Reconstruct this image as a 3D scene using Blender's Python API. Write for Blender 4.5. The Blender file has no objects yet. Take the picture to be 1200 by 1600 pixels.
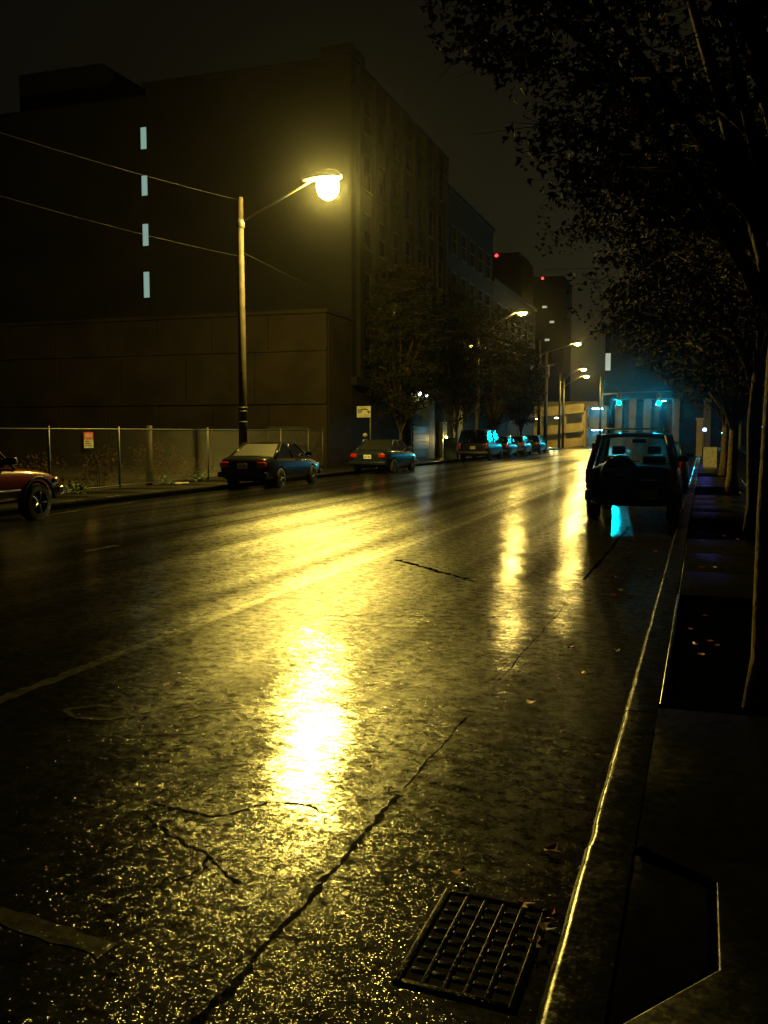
import bpy, bmesh, math, random
from mathutils import Vector, Matrix
R = math.radians
random.seed(7)
scn = bpy.context.scene
COL = scn.collection

# ------------------------------------------------------------------ camera
CAM_H = 1.75
cd = bpy.data.cameras.new('camera'); cam = bpy.data.objects.new('camera', cd); COL.objects.link(cam)
cam.location = (0, 0, CAM_H); cam.rotation_euler = (R(90 - 4.87), 0, R(18.76))
cd.lens = 33.0; cd.sensor_width = 36.0; cd.sensor_fit = 'AUTO'; cd.clip_start = 0.05; cd.clip_end = 3000
scn.camera = cam

# ------------------------------------------------------------------ night sky
w = bpy.data.worlds.new('World'); scn.world = w; w.use_nodes = True
nt = w.node_tree; nt.nodes.clear()
sky = nt.nodes.new('ShaderNodeTexSky'); sky.sky_type = 'NISHITA'; sky.sun_disc = False
sky.sun_elevation = R(3); sky.sun_rotation = R(0); sky.air_density = 2.0; sky.dust_density = 6.0
bw = nt.nodes.new('ShaderNodeRGBToBW')
tint = nt.nodes.new('ShaderNodeMix'); tint.data_type = 'RGBA'; tint.blend_type = 'MULTIPLY'; tint.inputs[0].default_value = 1
tint.inputs[7].default_value = (1.0, 0.86, 0.42, 1)
bg = nt.nodes.new('ShaderNodeBackground'); bg.inputs['Strength'].default_value = 0.0036
out = nt.nodes.new('ShaderNodeOutputWorld')
nt.links.new(sky.outputs[0], bw.inputs[0]); nt.links.new(bw.outputs[0], tint.inputs[6])
nt.links.new(tint.outputs[2], bg.inputs['Color']); nt.links.new(bg.outputs[0], out.inputs['Surface'])

scn.view_settings.view_transform = 'Standard'; scn.view_settings.look = 'None'
scn.view_settings.exposure = 0.0; scn.view_settings.gamma = 1.0; scn.view_settings.use_curve_mapping = False
cy = scn.cycles
cy.use_denoising = True; cy.denoising_input_passes = 'RGB_ALBEDO_NORMAL'; cy.denoising_prefilter = 'ACCURATE'
cy.max_bounces = 6; cy.diffuse_bounces = 2; cy.glossy_bounces = 4; cy.transparent_max_bounces = 12; cy.volume_bounces = 0
cy.sample_clamp_indirect = 2.0; cy.sample_clamp_direct = 0.0
cy.caustics_reflective = False; cy.caustics_refractive = False
cy.use_light_tree = True

LAMP_L = 2000.0          # radiance of the sodium lenses
HAZE = 0.00014

# ------------------------------------------------------------------ materials
MATS = {}
def mat(name, col, rough=0.6, metal=0.0, var=0.25, scale=6.0, coat=0.0, bump=0.0, bscale=40.0, spec=0.5, col2=None, trans=0.0):
    if name in MATS: return MATS[name]
    m = bpy.data.materials.new(name); m.use_nodes = True
    n = m.node_tree.nodes; l = m.node_tree.links; b = n['Principled BSDF']
    tc = n.new('ShaderNodeTexCoord')
    no = n.new('ShaderNodeTexNoise'); no.inputs['Scale'].default_value = scale; no.inputs['Detail'].default_value = 4
    l.new(tc.outputs['Object'], no.inputs['Vector'])
    mx = n.new('ShaderNodeMix'); mx.data_type = 'RGBA'
    c2 = col2 or tuple(c * (1 - var) for c in col)
    mx.inputs[6].default_value = (*c2, 1); mx.inputs[7].default_value = (*[min(1, c * (1 + (0 if col2 else var))) for c in col], 1)
    mr = n.new('ShaderNodeMapRange'); mr.inputs[1].default_value = 0.35; mr.inputs[2].default_value = 0.65
    l.new(no.outputs[0], mr.inputs[0]); l.new(mr.outputs[0], mx.inputs[0]); l.new(mx.outputs[2], b.inputs['Base Color'])
    b.inputs['Roughness'].default_value = rough; b.inputs['Metallic'].default_value = metal
    b.inputs['Specular IOR Level'].default_value = spec
    b.inputs['Coat Weight'].default_value = coat; b.inputs['Coat Roughness'].default_value = 0.06
    if bump:
        n2 = n.new('ShaderNodeTexNoise'); n2.inputs['Scale'].default_value = bscale; n2.inputs['Detail'].default_value = 3
        l.new(tc.outputs['Object'], n2.inputs['Vector'])
        bp = n.new('ShaderNodeBump'); bp.inputs['Strength'].default_value = 1; bp.inputs['Distance'].default_value = bump
        l.new(n2.outputs[0], bp.inputs['Height']); l.new(bp.outputs[0], b.inputs['Normal'])
    MATS[name] = m; return m
def emit(name, col, s):
    if name in MATS: return MATS[name]
    m = bpy.data.materials.new(name); m.use_nodes = True; n = m.node_tree.nodes; n.clear()
    e = n.new('ShaderNodeEmission'); e.inputs[0].default_value = (*col, 1); e.inputs[1].default_value = s
    o = n.new('ShaderNodeOutputMaterial'); m.node_tree.links.new(e.outputs[0], o.inputs['Surface'])
    MATS[name] = m; return m
def glass(name, tintc, clear):
    m = bpy.data.materials.new(name); m.use_nodes = True; n = m.node_tree.nodes; l = m.node_tree.links; n.clear()
    t = n.new('ShaderNodeBsdfTransparent'); t.inputs[0].default_value = (*[c * clear for c in tintc], 1)
    g = n.new('ShaderNodeBsdfGlossy'); g.inputs['Roughness'].default_value = 0.07; g.inputs[0].default_value = (1, 1, 1, 1)
    f = n.new('ShaderNodeFresnel'); f.inputs[0].default_value = 1.5
    tc = n.new('ShaderNodeTexCoord'); v = n.new('ShaderNodeTexNoise'); v.inputs['Scale'].default_value = 90
    l.new(tc.outputs['Object'], v.inputs['Vector'])
    bp = n.new('ShaderNodeBump'); bp.inputs['Distance'].default_value = 0.0008; l.new(v.outputs[0], bp.inputs['Height']); l.new(bp.outputs[0], g.inputs['Normal'])
    mx = n.new('ShaderNodeMixShader'); o = n.new('ShaderNodeOutputMaterial')
    l.new(f.outputs[0], mx.inputs[0]); l.new(t.outputs[0], mx.inputs[1]); l.new(g.outputs[0], mx.inputs[2]); l.new(mx.outputs[0], o.inputs['Surface'])
    MATS[name] = m; return m

def dewy(name, clear, refr, gloss, col):
    m = bpy.data.materials.new(name); m.use_nodes = True; n = m.node_tree.nodes; l = m.node_tree.links; n.clear()
    t = n.new('ShaderNodeBsdfTransparent'); t.inputs[0].default_value = (*[c * clear for c in col], 1)
    r = n.new('ShaderNodeBsdfRefraction'); r.inputs['Roughness'].default_value = 0.5; r.inputs['IOR'].default_value = 1.12; r.inputs[0].default_value = (*col, 1)
    g = n.new('ShaderNodeBsdfGlossy'); g.inputs['Roughness'].default_value = 0.45; g.inputs[0].default_value = (.5, .5, .5, 1)
    tc = n.new('ShaderNodeTexCoord'); v = n.new('ShaderNodeTexNoise'); v.inputs['Scale'].default_value = 30; v.inputs['Detail'].default_value = 5
    l.new(tc.outputs['Object'], v.inputs['Vector'])
    k = n.new('ShaderNodeMapRange'); k.inputs[1].default_value = .3; k.inputs[2].default_value = .7; k.inputs[3].default_value = refr * .6; k.inputs[4].default_value = min(1, refr * 1.4); l.new(v.outputs[0], k.inputs[0])
    a = n.new('ShaderNodeMixShader'); b_ = n.new('ShaderNodeMixShader'); o = n.new('ShaderNodeOutputMaterial')
    l.new(k.outputs[0], a.inputs[0]); l.new(t.outputs[0], a.inputs[1]); l.new(r.outputs[0], a.inputs[2])
    b_.inputs[0].default_value = gloss; l.new(a.outputs[0], b_.inputs[1]); l.new(g.outputs[0], b_.inputs[2]); l.new(b_.outputs[0], o.inputs['Surface'])
    MATS[name] = m; return m
def wet(name, c1, c2, tight=.26, wide=.85, grain_scale=105.0, wave=.035, r_lo=.16, r_hi=.26, patch_scale=.30, ior=1.45,
        w_wide=.3, r_wide=.18, w_broad=.12, r_broad=.46, gloss=1.0, film_lo=.35, film_hi=1.65, coarse=None):
    """wet mineral surface: water film (tight lobe), glinting aggregate (wide lobe) and a broad sheen over a dark diffuse base,
    all with normals tilted by multi-scale grain; Fresnel decides how much is reflected"""
    m = bpy.data.materials.new(name); m.use_nodes = True
    n = m.node_tree.nodes; l = m.node_tree.links; n.clear()
    tc = n.new('ShaderNodeTexCoord'); P = tc.outputs['Object']
    def noise(scale, detail=2.0, stretch=None, rough=0.5):
        t = n.new('ShaderNodeTexNoise'); t.inputs['Scale'].default_value = scale; t.inputs['Detail'].default_value = detail
        t.inputs['Roughness'].default_value = rough
        if stretch:
            mp = n.new('ShaderNodeMapping'); mp.inputs['Scale'].default_value = stretch; l.new(P, mp.inputs[0]); l.new(mp.outputs[0], t.inputs['Vector'])
        else: l.new(P, t.inputs['Vector'])
        return t
    def rng(sock, a, b_, c, d):
        r = n.new('ShaderNodeMapRange'); r.inputs[1].default_value = a; r.inputs[2].default_value = b_; r.inputs[3].default_value = c; r.inputs[4].default_value = d
        l.new(sock, r.inputs[0]); return r.outputs[0]
    def vm(op, a, b_=None, k=None):
        v = n.new('ShaderNodeVectorMath'); v.operation = op
        l.new(a, v.inputs[0]) if not isinstance(a, tuple) else setattr(v.inputs[0], 'default_value', a)
        if b_ is not None:
            l.new(b_, v.inputs[1]) if not isinstance(b_, tuple) else setattr(v.inputs[1], 'default_value', b_)
        if k is not None:
            l.new(k, v.inputs[3]) if not isinstance(k, (int, float)) else setattr(v.inputs[3], 'default_value', k)
        return v.outputs[0]
    H = (0.5, 0.5, 0.5)
    pv = noise(patch_scale, 3.0, (1.0, 0.45, 1.0)).outputs[0]
    g = vm('SUBTRACT', noise(grain_scale * 0.30, 2.6, None, 0.9).outputs[1], H)
    g2 = vm('SUBTRACT', noise(grain_scale, 1.0).outputs[1], H)
    und = vm('ADD', vm('SCALE', vm('SUBTRACT', noise(0.9, 1.0).outputs[1], H), None, wave),
             vm('ADD', vm('SCALE', vm('SUBTRACT', noise(5.0, 1.0, (0.6, 1.6, 1.0)).outputs[1], H), None, wave), vm('SCALE', vm('SUBTRACT', noise(15.0, 1.0, (0.7, 1.5, 1.0)).outputs[1], H), None, wave * 1.4)))
    ge = n.new('ShaderNodeNewGeometry')
    def nrm(vec, k):
        t = vm('MULTIPLY', vm('ADD', vm('SCALE', vec, None, k), und), (1, 1, 0))
        return vm('NORMALIZE', vm('ADD', ge.outputs['Normal'], t))
    film = rng(noise(11.0, 6.0, None, 0.9).outputs[0], 0.36, 0.64, gloss * film_lo, gloss * film_hi)
    def mul(a, b_):
        q = n.new('ShaderNodeMath'); q.operation = 'MULTIPLY'; l.new(a, q.inputs[0]); l.new(b_, q.inputs[1]); return q.outputs[0]
    filmA = filmB = filmC = film
    if coarse:
        film = mul(film, rng(noise(1.0, 2.5, (1.5, .05, 1.0)).outputs[0], .36, .64, .45, 1.5)); filmA = filmB = filmC = film
    if coarse:   # an older, open-textured stretch of surfacing nearer than about y = coarse, with a wandering edge
        sx = n.new('ShaderNodeSeparateXYZ'); l.new(P, sx.inputs[0])
        ad = n.new('ShaderNodeMath'); ad.operation = 'MULTIPLY_ADD'; l.new(noise(2.2, 4.0, None, .6).outputs[0], ad.inputs[0]); ad.inputs[1].default_value = 1.6; l.new(sx.outputs['Y'], ad.inputs[2])
        filmA = mul(film, rng(ad.outputs[0], coarse + .55, coarse + .85, .34, 1.0)); filmB = mul(film, rng(ad.outputs[0], coarse + .55, coarse + .95, 1.7, .8)); filmC = mul(film, rng(ad.outputs[0], coarse + .5, coarse + 3.0, .25, 1.0))
    def gl(rough, normal, fl=None):
        q = n.new('ShaderNodeBsdfGlossy'); q.distribution = 'BECKMANN'; l.new(fl or film, q.inputs[0])
        if isinstance(rough, float): q.inputs['Roughness'].default_value = rough
        else: l.new(rough, q.inputs['Roughness'])
        l.new(normal, q.inputs['Normal']); return q.outputs[0]
    def mix(f, a, b_):
        q = n.new('ShaderNodeMixShader'); l.new(a, q.inputs[1]); l.new(b_, q.inputs[2])
        if isinstance(f, float): q.inputs[0].default_value = f
        else: l.new(f, q.inputs[0])
        return q.outputs[0]
    A = gl(rng(pv, 0.36, 0.64, r_lo, r_hi), nrm(g, rng(pv, 0.38, 0.62, tight * 0.5, tight * 1.3)), filmA)
    B = gl(r_wide, nrm(vm('ADD', g, g2), rng(pv, 0.38, 0.62, wide * 0.7, wide * 1.25)), filmB)
    C = gl(r_broad, nrm(g, tight), filmC)
    spec = mix(w_wide / max(1e-3, 1 - w_broad), A, B); spec = mix(w_broad, spec, C)
    cn = noise(14.0, 5.0, None, 0.65)
    mx = n.new('ShaderNodeMix'); mx.data_type = 'RGBA'; mx.inputs[6].default_value = (*c1, 1); mx.inputs[7].default_value = (*c2, 1)
    l.new(rng(cn.outputs[0], 0.35, 0.65, 0, 1), mx.inputs[0])
    d = n.new('ShaderNodeBsdfDiffuse'); l.new(mx.outputs[2], d.inputs[0])
    f = n.new('ShaderNodeFresnel'); f.inputs[0].default_value = ior
    o = n.new('ShaderNodeOutputMaterial'); l.new(mix(f.outputs[0], d.outputs[0], spec), o.inputs['Surface'])
    MATS[name] = m; return m

ASPHALT = wet('wet_asphalt', (0.010, 0.0097, 0.0087), (0.026, 0.025, 0.022), ior=1.5, gloss=1.1, w_wide=.20, w_broad=.24, tight=.22, wide=.95, wave=.05, r_lo=.14, r_hi=.22, r_wide=.14, r_broad=.45, film_lo=.0, film_hi=2.0, grain_scale=130., coarse=3.75)
PATCH = wet('smooth_asphalt_patch', (0.010, 0.010, 0.0095), (0.02, 0.02, 0.018), tight=.15, wide=.7, w_wide=.2, gloss=.5)
CONC = wet('wet_concrete', (0.011, 0.0115, 0.011), (0.022, 0.022, 0.020), tight=.2, wide=.4, grain_scale=60., r_lo=.28, r_hi=.42, patch_scale=1.2, w_wide=.15, r_wide=.35, w_broad=.05, gloss=.45)
CONC_LIT = wet('lit_left_pavement_concrete', (0.03, 0.029, 0.024), (0.06, 0.055, 0.045), tight=.2, wide=.4, grain_scale=60., r_lo=.28, r_hi=.42, patch_scale=1.2, w_wide=.15, r_wide=.35, w_broad=.05, gloss=.25)  # lighter copy of wet_concrete; lamplight on the left slabs is in its colour
KERB = wet('kerb_concrete', (0.012, 0.0125, 0.012), (0.020, 0.020, 0.0185), tight=.25, wide=.5, grain_scale=70., wave=.04, r_lo=.26, r_hi=.34, patch_scale=1.2, w_wide=.06, r_wide=.35, w_broad=.02, gloss=.9, film_lo=.1, film_hi=1.9)
TAR = wet('wet_tar', (0.002, 0.002, 0.002), (0.004, 0.004, 0.004), tight=.4, wide=1.0, r_lo=.3, r_hi=.5, w_broad=.2, gloss=.02)
SOIL = mat('soil', (0.022, 0.016, 0.010), 0.85, var=0.5, scale=12, bump=0.02, bscale=18, spec=0.2)
GRAVEL = mat('gravel_ground', (0.028, 0.023, 0.014), 0.7, var=0.4, scale=9, bump=0.01, bscale=40, spec=0.3)
PAINT = wet('worn_white_paint', (0.10, 0.10, 0.085), (0.30, 0.29, 0.24), ior=1.5, gloss=1.1, w_wide=.20, w_broad=.24, tight=.22, wide=.95, wave=.05, r_lo=.14, r_hi=.22, r_wide=.14, r_broad=.45, film_lo=.0, film_hi=2.0, grain_scale=130., coarse=3.75)
PAINT_FAINT = wet('faded_paint', (0.04, 0.039, 0.034), (0.17, 0.165, 0.135), ior=1.5, gloss=1.1, w_wide=.20, w_broad=.31, tight=.22, wide=.95, wave=.05, r_lo=.14, r_hi=.22, r_wide=.14, r_broad=.45, film_lo=.0, film_hi=2.0, grain_scale=130., coarse=3.75)
IRON = wet('wet_cast_iron', (0.003, 0.003, 0.003), (0.006, 0.0055, 0.005), tight=.35, wide=.9, grain_scale=120., r_lo=.25, r_hi=.4, patch_scale=1.2, w_wide=.3, r_wide=.2, w_broad=.05, gloss=.22)
BLACKP = mat('black_plastic', (0.012, 0.012, 0.013), 0.45)
DARK_FILL = mat('dark_fill_pit_shade', (0.004, 0.004, 0.004), 0.9, spec=0.1)
WOOD_POLE = mat('pole_wood', (0.04, 0.029, 0.0145), 0.75, var=0.35, scale=5, bump=0.006, bscale=25)
STEEL = mat('galvanised_steel', (0.07, 0.07, 0.065), 0.5, 0.4, var=0.2, scale=12)
WIRE = mat('wire_insulation', (0.012, 0.012, 0.011), 0.6, spec=0.2)
STEEL_D = mat('dull_steel', (0.04, 0.04, 0.038), 0.5, 0.4, var=0.3)
WALL_LOW = mat('stained_concrete_wall', (0.0125, 0.0088, 0.0042), 0.85, var=0.35, scale=0.7, bump=0.01, bscale=6, spec=0.2)
WALL_UP = mat('grimy_building_wall', (0.006, 0.0051, 0.0036), 0.85, var=0.3, scale=0.5, bump=0.01, bscale=4, spec=0.2)
WALL_B = mat('dark_brick_wall', (0.004, 0.0034, 0.0025), 0.9, var=0.3, scale=0.6, spec=0.2)
CREAM = mat('cream_concrete', (0.38, 0.31, 0.17), 0.8, var=0.2, scale=0.8)
PALE = mat('pale_column_concrete', (0.12, 0.12, 0.10), 0.8, var=0.2, scale=0.8)
GREENW = mat('painted_entrance_wall', (0.24, 0.25, 0.11), 0.7, var=0.2, scale=1.5)
BARK = mat('tree_bark', (0.075, 0.053, 0.024), 0.85, var=0.5, scale=9, bump=0.02, bscale=16, spec=0.2)
BARK_LIT = mat('lit_near_tree_bark', (0.26, 0.19, 0.085), 0.85, var=0.5, scale=9, bump=0.02, bscale=16, spec=0.2)  # paler copy of tree_bark, light on the near trunk put into the colour
LEAF = mat('tree_leaf', (0.020, 0.026, 0.008), 0.8, var=0.5, scale=1.3, col2=(0.011, 0.016, 0.005), spec=0.08)
LEAF_R = mat('reddening_leaf', (0.05, 0.015, 0.006), 0.8, var=0.5, scale=1.5, col2=(0.03, 0.034, 0.010), spec=0.4)
LEAF_Y = mat('tree_leaf_street', (0.015, 0.017, 0.005), 0.8, var=0.5, scale=1.3, col2=(0.008, 0.011, 0.0035), spec=0.08)
BRUSH = mat('dry_brush_leaf', (0.07, 0.029, 0.007), 0.9, spec=0.1, var=0.4, scale=1.2, col2=(0.045, 0.025, 0.009))
WEED = mat('green_weed_leaf', (0.045, 0.085, 0.03), 0.55, var=0.3, scale=4)
RUBBER = mat('tyre_rubber', (0.012, 0.012, 0.012), 0.7, bump=0.002, bscale=60)
RIM = mat('alloy_rim', (0.35, 0.35, 0.34), 0.3, 0.8)
CAR_BLACK = mat('car_paint_black', (0.006, 0.006, 0.007), 0.35, spec=0.1, coat=0.4, var=0.1)
CAR_NAVY = mat('car_paint_navy', (0.008, 0.012, 0.022), 0.35, spec=0.1, coat=0.4, var=0.1)
CAR_GREEN = mat('car_paint_dark_green', (0.008, 0.016, 0.012), 0.35, spec=0.1, coat=0.4, var=0.1)
CAR_RED = mat('car_paint_red', (0.13, 0.007, 0.004), 0.35, spec=0.1, coat=0.4, var=0.1)
CAR_GREY = mat('car_paint_grey', (0.06, 0.065, 0.07), 0.35, spec=0.1, coat=0.4, var=0.1)
CAR_SILV = mat('car_paint_silver', (0.18, 0.2, 0.21), 0.35, 0.3, coat=1.0, var=0.1)
SEATM = mat('seat_fabric', (0.012, 0.012, 0.013), 0.9, spec=0.1)
TAIL = mat('red_lens', (0.35, 0.012, 0.008), 0.2, coat=1.0)
AMBER = mat('amber_lens', (0.45, 0.14, 0.02), 0.2, coat=1.0)
CLEAR = mat('clear_lens', (0.5, 0.5, 0.5), 0.12, coat=1.0)
CHROME = mat('chrome', (0.6, 0.6, 0.6), 0.15, 1.0)
PLATE = mat('plate_white', (0.5, 0.5, 0.46), 0.4)
PLATE_INK = mat('plate_ink', (0.05, 0.05, 0.09), 0.5)
LETTER = mat('pale_lettering', (0.38, 0.37, 0.30), 0.6)
SIGNW = mat('sign_white', (0.34, 0.33, 0.27), 0.4)
SIGNK = mat('sign_black', (0.015, 0.015, 0.015), 0.5)
SIGNR = mat('sign_red', (0.5, 0.05, 0.02), 0.5)
GLASS = glass('car_glass', (0.55, 0.62, 0.6), 0.55)
GLASS_C = glass('car_glass_clear', (0.85, 0.95, 0.95), 0.9)
GLASS_DEW = dewy('dewy_windshield', .9, .6, .05, (.85, .95, .95))
GLASS_DEWB = dewy('dewy_rear_window', .4, .4, .30, (.6, .62, .6))
GLASS_D = mat('dark_window_glass', (0.003, 0.0034, 0.004), 0.2, spec=0.1)
FRAME = mat('window_frame', (0.003, 0.0028, 0.0024), 0.6)
BOXM = mat('utility_cabinet_paint', (0.035, 0.045, 0.05), 0.4)
SODIUM = (1.0, 0.73, 0.12)
E_SOD = emit('sodium_lens', SODIUM, LAMP_L)
E_SOD_FAR = emit('sodium_lens_far', (1.0, 0.70, 0.14), LAMP_L * 0.6)
E_WARM = emit('warm_lamp', (1.0, 0.74, 0.24), 480)
E_BLUE = emit('blue_lamp', (0.10, 0.16, 1.0), 40)
E_WHITE = emit('white_lamp', (0.7, 0.78, 1.0), 16)
E_PALE = emit('pale_lamp', (0.9, 0.95, 0.4), 90)
E_GREENL = emit('green_signal', (0.0, 0.60, 0.85), 3200)
E_WIN = emit('stairwell_light', (0.50, 0.80, 0.66), 0.42)
E_TUBE = emit('fluorescent_tube', (0.16, 0.62, 0.95), 75)
E_BEACON = emit('red_beacon', (1.0, 0.03, 0.03), 6)
E_FARWIN = emit('far_lit_window', (0.72, 0.8, 0.6), 0.5)

# ------------------------------------------------------------------ mesh helpers
class MB:
    def __init__(s): s.v = []; s.f = []
    def quad(s, a, b, c, d):
        i = len(s.v); s.v += [tuple(a), tuple(b), tuple(c), tuple(d)]; s.f.append((i, i + 1, i + 2, i + 3)); return s
    def poly(s, pts):
        i = len(s.v); s.v += [tuple(p) for p in pts]; s.f.append(tuple(range(i, i + len(pts)))); return s
    def box(s, x0, x1, y0, y1, z0, z1):
        i = len(s.v)
        s.v += [(x0, y0, z0), (x1, y0, z0), (x1, y1, z0), (x0, y1, z0), (x0, y0, z1), (x1, y0, z1), (x1, y1, z1), (x0, y1, z1)]
        s.f += [tuple(i + k for k in q) for q in ((0, 3, 2, 1), (4, 5, 6, 7), (0, 1, 5, 4), (1, 2, 6, 5), (2, 3, 7, 6), (3, 0, 4, 7))]; return s
    def tube(s, pts, rad, n=8, cap=True):
        pts = [Vector(p) for p in pts]; rad = rad if isinstance(rad, (list, tuple)) else [rad] * len(pts)
        base = len(s.v); ref = None
        for k, p in enumerate(pts):
            d = (pts[min(k + 1, len(pts) - 1)] - pts[max(k - 1, 0)]).normalized()
            if ref is None: ref = Vector((1, 0, 0)) if abs(d.x) < 0.8 else Vector((0, 1, 0))
            u = (ref - d * ref.dot(d)).normalized(); ref = u; v = d.cross(u)
            for j in range(n):
                a = 2 * math.pi * j / n; s.v.append(tuple(p + (u * math.cos(a) + v * math.sin(a)) * rad[k]))
        for k in range(len(pts) - 1):
            for j in range(n):
                a = base + k * n + j; b = base + k * n + (j + 1) % n; s.f.append((a, b, b + n, a + n))
        if cap:
            s.f.append(tuple(base + j for j in reversed(range(n)))); e = base + (len(pts) - 1) * n; s.f.append(tuple(e + j for j in range(n)))
        return s
    def lathe(s, prof, n=20, axis='z', o=(0, 0, 0)):
        base = len(s.v)
        for r, h in prof:
            for j in range(n):
                a = 2 * math.pi * j / n; c, q = r * math.cos(a), r * math.sin(a)
                p = {'z': (c, q, h), 'x': (h, c, q), 'y': (q, h, c)}[axis]
                s.v.append((p[0] + o[0], p[1] + o[1], p[2] + o[2]))
        for k in range(len(prof) - 1):
            for j in range(n):
                a = base + k * n + j; b = base + k * n + (j + 1) % n; s.f.append((a, b, b + n, a + n))
        return s
    def prism(s, pts2, z0, z1):
        i = len(s.v); n = len(pts2)
        s.v += [(p[0], p[1], z0) for p in pts2] + [(p[0], p[1], z1) for p in pts2]
        s.f.append(tuple(i + j for j in reversed(range(n)))); s.f.append(tuple(i + n + j for j in range(n)))
        for j in range(n): s.f.append((i + j, i + (j + 1) % n, i + n + (j + 1) % n, i + n + j))
        return s
    def build(s, name, m, parent=None, smooth=False, bevel=0.0, bseg=2, loc=None, up=False):
        me = bpy.data.meshes.new(name); me.from_pydata(s.v, [], s.f); me.update()
        if bevel or True:
            bm = bmesh.new(); bm.from_mesh(me)
            if bevel:
                bmesh.ops.remove_doubles(bm, verts=bm.verts, dist=1e-5)
                bmesh.ops.bevel(bm, geom=[e for e in bm.edges if len(e.link_faces) == 2 and e.calc_face_angle(0) > 0.4], offset=bevel, segments=bseg, affect='EDGES', profile=0.5)
            if len(bm.faces) < 20000: bmesh.ops.recalc_face_normals(bm, faces=bm.faces)
            if up:
                for f_ in bm.faces:
                    if f_.normal.z < 0: f_.normal_flip()
            bm.to_mesh(me); bm.free()
        if smooth: me.polygons.foreach_set('use_smooth', [True] * len(me.polygons))
        me.materials.append(m)
        return link(name, me, parent, loc)
def link(name, me, parent=None, loc=None):
    o = bpy.data.objects.new(name, me); COL.objects.link(o)
    if parent is not None: o.parent = parent
    if loc is not None: o.location = loc
    return o
def tag(o, label, cat, group=None, kind=None):
    if label: o['label'] = label
    if cat: o['category'] = cat
    if group: o['group'] = group
    if kind: o['kind'] = kind
    return o
def empty(name, loc=(0, 0, 0), rz=0.0):
    o = bpy.data.objects.new(name, None); COL.objects.link(o); o.location = loc; o.rotation_euler = (0, 0, rz); o.empty_display_size = 0.2; return o
def struct(o): o['kind'] = 'structure'; return o
def copy_tree(o, parent=None):
    c = o.copy(); COL.objects.link(c)
    if parent is not None: c.parent = parent
    for ch in list(o.children): copy_tree(ch, c)
    return c
def copy_tree_mats(o, swap, parent=None):
    """copy a thing; swap = {old material: new material} gives the copy its own paint"""
    c = o.copy(); COL.objects.link(c)
    if parent is not None: c.parent = parent
    if c.data is not None and c.data.materials and c.data.materials[0] in swap:
        c.data = c.data.copy(); c.data.materials[0] = swap[o.data.materials[0]]
    for ch in list(o.children): copy_tree_mats(ch, swap, c)
    return c

# ------------------------------------------------------------------ setting: ground, road, pavements
XL, XR = -13.95, -0.40
XC, HW, CROWN = (XL + XR) / 2, (XR - XL) / 2, 0.150
def rz(x, y=0):
    t = (x - XC) / HW; f = 1.0 if y < 85 else max(0.0, 1 - (y - 85) / 12.0)
    return CROWN * (1 - t * t) * f if abs(t) < 1 else 0.0
def sheet(name, m, xs, ys, zf, parent=None, smooth=True):
    b = MB(); nx = len(xs)
    b.v = [(x, y, zf(x, y)) for y in ys for x in xs]
    b.f = [(j * nx + i, j * nx + i + 1, (j + 1) * nx + i + 1, (j + 1) * nx + i) for j in range(len(ys) - 1) for i in range(nx - 1)]
    return b.build(name, m, parent, smooth, up=True)
def lin(a, b, n): return [a + (b - a) * i / n for i in range(n + 1)]
struct(sheet('ground', GRAVEL, [-420, -100, 0, 100, 420], [-60, 0, 100, 300, 780], lambda x, y: -0.06))
road = struct(sheet('road', ASPHALT, lin(XL, XR, 48), lin(-8, 97, 84), rz))
struct(sheet('cross_street', ASPHALT, lin(-80, 60, 8), lin(97, 110, 4), lambda x, y: 0.0))

def strip(name, m, pts, width, off=0.002, parent=None, step=0.06, rag=0.18):
    """paint or tar laid along a path on the cambered road, both edges ragged"""
    b = MB(); r = random.Random(int(pts[0][0] * 1000) + int(pts[0][1] * 100))
    P = [Vector((p[0], p[1], 0)) for p in pts]; Q = [P[0]]
    far = P[0].y > 9.5
    for a, c in zip(P, P[1:]):
        d = 0.0; L = (c - a).length
        while d < L - 1e-6:
            st_ = step if a.lerp(c, d / L).y < 9 else max(step, .4)
            d = min(L, d + st_); Q.append(a.lerp(c, d / L))
    n = len(Q)
    for i, p in enumerate(Q):
        d = (Q[min(i + 1, n - 1)] - Q[max(i - 1, 0)]).normalized(); nr = Vector((-d.y, d.x, 0))
        wd = width(i) if callable(width) else width
        for s_ in (-1, 1):
            q = p + nr * wd * 0.5 * s_ * (1 + r.gauss(0, rag)); b.v.append((q.x, q.y, rz(q.x, q.y) + off))
    b.f = [(2 * i, 2 * i + 1, 2 * i + 3, 2 * i + 2) for i in range(n - 1)]
    return b.build(name, m, parent, up=True)
# painted lines
strip('lane_line', PAINT_FAINT, [(-4.03, 3.2), (-4.03, 92)], 0.10, 0.0022, road)
strip('lane_line', PAINT, [(-7.85, 10.6), (-7.84, 11.3)], 0.10, 0.0022, road)
strip('lane_line', PAINT_FAINT, [(-7.83, 12.1), (-7.7, 30)], 0.09, 0.0022, road)
strip('lane_line', PAINT_FAINT, [(-7.7, 36), (-7.7, 92)], 0.09, 0.0022, road)
strip('parking_line', PAINT, [(-12.05, 11.9), (-12.75, 16.2), (-13.12, 19.0), (-13.24, 19.9)], 0.13, 0.0022, road)
strip('parking_mark', PAINT_FAINT, [(-2.6, 2.58), (-1.80, 2.50)], 0.09, 0.0022, road)
strip('parking_mark', PAINT_FAINT, [(-2.75, 7.55), (-2.3, 7.68)], 0.10, 0.0022, road)
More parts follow.
